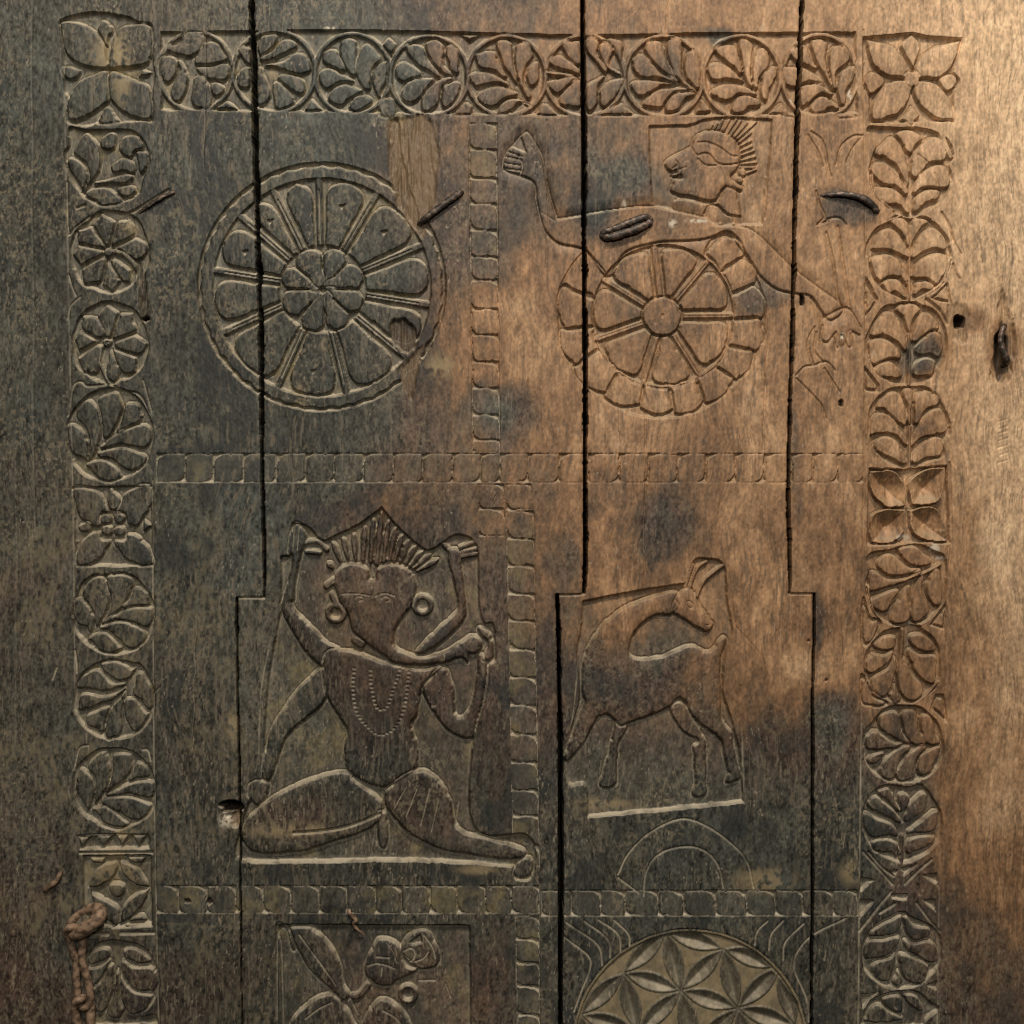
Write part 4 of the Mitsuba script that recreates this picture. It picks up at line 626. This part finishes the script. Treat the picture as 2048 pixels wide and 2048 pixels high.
# dust lying in the cuts and on every ledge that faces up
dn = np.clip(-.22 + 1.75 * fb(22, 14, 36, 5), .12, 1.1)
dust = np.clip(2.8 * np.clip(led - .2, 0, 1), 0, 1) * np.clip(.7 + GR * .3 + np.clip(cav, 0, 1), 0, 1) * (.3 + .7 * np.clip((gaussian_filter((H < -2.5).astype(np.float32), 3)) * 2.5, 0, 1)) * dn + .5 * np.clip(cav - .1, 0, 1) * GR * (.25 + .75 * dark) * fb(20, 26, 47, 3) + (.05 + .08 * (1 - dark)) * GR * (H < -3)
dust = np.maximum(dust, .72 * CD * dark * (.7 + .3 * sm((Y - 500) / 700)) * np.clip(1.7 * fb(22, 28, 51, 3) - .15, 0, 1))
dust = np.clip(dust, 0, .84) * solid
dc = np.array([.46, .41, .315]) * dark[..., None] + np.array([.33, .245, .155]) * (1 - dark[..., None])
COL = COL * (1 - dust[..., None]) + dc * dust[..., None]
yel = sm((fb(40, 40, 37, 4) - .52) * 5) * fb(7, 9, 46, 2) * dark * GR * sm((X - 60) / 60) * (X < 1100)
over((.30, .245, .115), .5 * yel)
over((.195, .135, .080), .8 * DMG * np.clip(.35 + 1.1 * fb(6, 50, 38, 3), 0, 1.1))
for x, y, rx, ry in ((222, 108, 34, 40), (245, 150, 18, 60), (252, 300, 17, 20), (255, 458, 20, 16), (545, 142, 10, 14), (650, 690, 8, 12), (465, 1450, 14, 30), (600, 792, 10, 22), (800, 240, 9, 14), (250, 1668, 24, 14), (230, 1735, 50, 45), (585, 1660, 90, 14), (955, 1740, 40, 10), (880, 735, 30, 25), (1210, 1610, 60, 14), (1700, 1745, 22, 24), (1530, 1760, 60, 26)):
    over((.36, .285, .165), .6 * np.exp(-(((X - x) / rx) ** 2 + ((Y - y) / ry) ** 2) ** 1.5) * sm((fb(12, 14, 39, 3) - .32) * 5))
over((.33, .262, .158), .72 * TRI * np.clip(.45 + fb(14, 14, 42, 2), 0, 1.2))
for x, y, rx, ry in ((660, 57, 12, 4), (1248, 410, 5, 9), (1345, 447, 8, 8), (1395, 442, 22, 4), (1808, 1075, 14, 6), (1868, 1096, 12, 9), (1880, 1115, 12, 4), (452, 1640, 14, 16), (1685, 672, 5, 6), (1580, 205, 5, 8), (1700, 190, 4, 14)):
    over((.62, .56, .46), .85 * np.exp(-(((X - x) / rx) ** 2 + ((Y - y) / ry) ** 2) ** 2) * sm((fb(5, 5, 43, 2) - .3) * 5))
over((.026, .021, .016), .92 * (GAP < .4))                 # plank edges in the joints: shade of the gaps painted in as near-black
over((.045, .032, .022), .85 * PIT)                         # insides of the holes painted dark, their shade put into the colour
COL = np.clip(COL, .008, .8)

# ------------------------------------------------------------------ cut the sheet into its pieces
scene['wood'] = {'type': 'twosided', 'bsdf': {'type': 'principled', 'base_color': {'type': 'mesh_attribute', 'name': 'vertex_color'}, 'roughness': 0.52, 'specular': 0.38}}
pos = np.stack([(X - 1024) * K, -H * K, (1024 - Y) * K + ZC], -1).reshape(-1, 3)
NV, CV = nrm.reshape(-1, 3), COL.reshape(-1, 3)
cellL = np.where(L[:-1, :-1] >= 0, L[:-1, :-1], 100000 + plank[:-1, :-1]).ravel()
deep = (H < -104); gone = (deep[:-1, :-1] & deep[1:, :-1] & deep[:-1, 1:] & deep[1:, 1:]).ravel()
ii = (np.arange(N - 1)[:, None] * N + np.arange(N - 1)[None, :]).ravel()
cells = np.flatnonzero(~gone); cells = cells[np.argsort(cellL[cells], kind='stable')]
lab = cellL[cells]; cutp = np.flatnonzero(np.diff(lab)) + 1
DOOR = 'carved_wooden_door'  # the whole carved plank door
for grp in np.split(cells, cutp):
    l = int(cellL[grp[0]]); a_ = ii[grp]
    f = np.concatenate([np.stack([a_, a_ + N, a_ + 1], 1), np.stack([a_ + 1, a_ + N, a_ + N + 1], 1)])
    u, inv = np.unique(f, return_inverse=True)
    name = keys[l] if l < 100000 else 'plank' + (f'_{l - 100000:03d}' if l > 100000 else '')
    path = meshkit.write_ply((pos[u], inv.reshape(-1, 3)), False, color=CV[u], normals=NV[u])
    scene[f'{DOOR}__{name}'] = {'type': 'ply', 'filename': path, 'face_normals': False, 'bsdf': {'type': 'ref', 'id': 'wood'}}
labels[DOOR] = {'label': 'old carved plank door, blackened on the left and warm brown on the right', 'category': 'door'}
def lab(k, s):
    if f'{DOOR}__{k}' in scene: labels[f'{DOOR}__{k}'] = {'label': s}
lab('plank', 'grey blackened leftmost plank with plain face'); lab('plank_001', 'second plank from the left, dark grey turning brown'); lab('plank_002', 'third plank from the left, warm brown above and black below'); lab('plank_003', 'rightmost plank, pale tan and worn smooth at the top')
lab('corner_flower', 'grey four-petal flower in the top left corner'); lab('corner_flower_001', 'tan four-petal flower in the top right corner')
lab('leaf_frieze', 'row of leafy medallions along the top'); lab('spoked_wheel', 'large grey wheel with eleven spokes and a flower hub'); lab('tile_rimmed_wheel', 'brown wheel with a round hub and a rim of tiles')
lab('elephant_headed_figure', 'seated four-armed figure with an elephant head and feather crown'); lab('deer_figure', 'standing antlered deer turning its head back'); lab('raised_arm_figure', 'profile head with spiky hair and one arm raised')
lab('interlaced_dome', 'half round of interlaced pointed petals at the bottom edge'); lab('dancing_figure', 'figure with a raised arm cut off by the bottom edge'); lab('square_flower_panel_002', 'square panel of four hollowed petals on the right'); lab('sawtooth_band', 'band of pointed teeth on the left strip')
lab('flower_medallion', 'eight-petal round flower, upper one of the two'); lab('flower_medallion_001', 'eight-petal round flower, lower one of the two')

# ------------------------------------------------------------------ iron: nails, staple, chain
def iron(p, n, uv):
    a_ = mikit.fbm(p.x * 260, p.y * 260, p.z * 260, octaves=3)
    return mikit.mix((.045, .038, .034), (.17, .12, .095), mikit.smoothstep(.42, .72, a_))
def rust(p, n, uv):
    a_ = mikit.fbm(p.x * 190, p.y * 190, p.z * 190, octaves=4)
    return mikit.mix((.080, .052, .035), (.30, .205, .140), mikit.smoothstep(.26, .68, a_))
scene['old_iron'] = {'type': 'principled', 'base_color': mikit.proc(iron), 'roughness': 0.5, 'metallic': 0.35, 'specular': 0.5}
scene['rusty_iron'] = {'type': 'principled', 'base_color': mikit.proc(rust), 'roughness': 0.62, 'metallic': 0.15, 'specular': 0.4}
def rod(path, rad, closed=False, flat=1.0, rough=.12, seed=0, n=14, cap=True):
    """a hammered rod along (x, y, height) points in carving units"""
    P = np.array(path, float); P = crom(P, closed, 8); m = len(P); Rr = np.interp(np.linspace(0, 1, m), np.linspace(0, 1, len(rad)), rad) if np.ndim(rad) else np.full(m, float(rad))
    tg = np.roll(P, -1, 0) - np.roll(P, 1, 0) if closed else np.gradient(P, axis=0); tg /= np.linalg.norm(tg, axis=1, keepdims=True)
    up_ = np.array([0, 0, 1.0]); s_ = np.cross(tg, up_); bad = np.linalg.norm(s_, axis=1) < .15; s_[bad] = np.cross(tg[bad], [1, .3, 0]); s_ /= np.linalg.norm(s_, axis=1, keepdims=True); v_ = np.cross(s_, tg)
    a_ = np.linspace(0, 2 * np.pi, n, endpoint=False)
    V = P[:, None] + Rr[:, None, None] * (np.cos(a_)[None, :, None] * s_[:, None] + flat * np.sin(a_)[None, :, None] * v_[:, None])
    V = V.reshape(-1, 3); V = V + (V - np.repeat(P, n, 0)) * (rough * 2 * (meshkit.fbm(V / 6.0 + seed, 3, seed) - .5) + .14 * (meshkit.noise(V / 2.2 + seed, seed) - .5))[:, None]
    i_ = np.arange(m if closed else m - 1)[:, None]; j_ = np.arange(n)[None]
    q = lambda i, j: (i % m) * n + j % n
    F = np.concatenate([np.stack([q(i_, j_), q(i_ + 1, j_), q(i_ + 1, j_ + 1)], -1).reshape(-1, 3), np.stack([q(i_, j_), q(i_ + 1, j_ + 1), q(i_, j_ + 1)], -1).reshape(-1, 3)])
    if not closed:
        V = np.vstack([V, P[0] - tg[0] * Rr[0] * .4, P[-1] + tg[-1] * Rr[-1] * .4]); e = m * n; jj = np.arange(n)
        F = np.vstack([F, np.stack([jj * 0 + e, jj, (jj + 1) % n], 1), np.stack([jj * 0 + e + 1, (m - 1) * n + (jj + 1) % n, (m - 1) * n + jj], 1)])
    W = np.stack([(V[:, 0] - 1024) * K, -V[:, 2] * K, (1024 - V[:, 1]) * K + ZC], 1)
    t = trimesh.Trimesh(W, F, process=False); t.fix_normals(); return t
def add(key, mesh, mat): scene[key] = mikit.ply(mesh, mat, smooth=38)
NAILS = [('thin bent nail lying by the left strip of leaf carving', [(350, 384, 4), (322, 398, 6), (295, 415, 5), (266, 433, -4)], [3.2, 4.2, 4, 3], .8),
         ('dark straight nail driven in aslant right of the left wheel', [(923, 383, 1), (917, 389, 8), (880, 417, 9), (848, 440, 7), (836, 450, -6)], [6.5, 7, 7, 6, 4], .8),
         ('thick nail bent into a flat loop above the right wheel', [(1299, 437, 0), (1288, 436, 7), (1258, 447, 8), (1228, 459, 8), (1208, 465, 6), (1206, 473, 4), (1218, 476, 9), (1248, 468, 10), (1280, 456, 9), (1297, 447, 4)], [6, 7, 7.5, 6.5, 6, 7, 8, 8.5, 8, 6.5], .8),
         ('long curved nail beside the right strip of leaf carving', [(1640, 391, -2), (1660, 390, 5), (1700, 392, 9), (1732, 403, 9), (1752, 421, 3), (1754, 430, -8)], [3, 4.5, 6.5, 7, 6.5, 5], .75),
         ('small hooked nail above the dancing figure', [(699, 1818, -4), (700, 1826, 5), (712, 1838, 7), (708, 1848, 6), (718, 1860, 5), (727, 1870, -2)], [4, 4.5, 4, 3.5, 3, 2.5], .8),
         ('short bent brown nail low on the left plank', [(124, 1741, 4), (117, 1757, 8), (106, 1768, 8), (93, 1778, 4), (90, 1784, -4)], [4, 5, 5.5, 5, 4], .8)]
for i, (lb, p, r_, fl) in enumerate(NAILS):
    key = 'bent_nail' + (f'_{i:03d}' if i else '')
    add(key, rod(p, r_, flat=fl, rough=.38, seed=i + 1, n=8, closed=(i == 2)), 'rusty_iron' if i in (4, 5) else 'old_iron')
    labels[key] = {'label': lb, 'category': 'nail', 'group': 'bent nails in the door'}
add('iron_staple', rod([(2015, 648, -14), (2006, 655, 2), (1999, 678, 8), (2003, 702, 8), (2013, 722, 4), (2010, 730, -16)], [4, 5.5, 6, 6.5, 6, 5], rough=.3, seed=11), 'old_iron')
labels['iron_staple'] = {'label': 'curved iron staple in a dark hole at the right edge', 'category': 'staple'}
cf = lambda x, y, h: (60 + x / 6.9, 1780 + y / 6.9, h)
add('iron_chain__ring', rod([cf(590, 560, 10), cf(700, 560, 20), cf(860, 455, 24), cf(980, 350, 20), cf(960, 270, 6), cf(850, 260, -4), cf(680, 330, -6), cf(560, 470, 2)], [11, 14, 15, 14.5, 12, 9, 8, 9.5], closed=True, rough=.05, seed=21), 'rusty_iron')
add('iron_chain__link', rod([cf(600, 480, 22), cf(545, 560, 16), cf(570, 700, 8), cf(650, 960, 7), cf(655, 1250, 7), cf(680, 1500, 8), cf(760, 1600, 12), cf(850, 1500, 10), cf(820, 1250, 9), cf(735, 950, 9), cf(745, 720, 8), cf(700, 560, -2)], 7.8, closed=True, rough=.03, seed=22), 'rusty_iron')
add('iron_chain__link_001', rod([cf(720, 1470, 20), cf(655, 1560, 14), cf(655, 1750, 8), cf(700, 2000, 7), cf(770, 2150, 9), cf(850, 2000, 8), cf(855, 1750, 9), cf(835, 1600, 4), cf(790, 1500, 4)], 8.8, closed=True, rough=.03, seed=23), 'rusty_iron')
labels['iron_chain'] = {'label': 'rusty iron chain hanging from a ring at the lower left of the door', 'category': 'chain'}

# ------------------------------------------------------------------ what stands behind the joints and holes
scene['plaster'] = {'type': 'diffuse', 'reflectance': {'type': 'rgb', 'value': [.05, .045, .04]}}
add('back_wall', trimesh.creation.box((3.2, 0.06, 3.2), T_ := np.array([[1, 0, 0, 0], [0, 1, 0, .11], [0, 0, 1, ZC], [0, 0, 0, 1]], float)), 'plaster')
labels['back_wall'] = {'label': 'dark wall behind the door, seen through its joints', 'category': 'wall', 'kind': 'structure'}
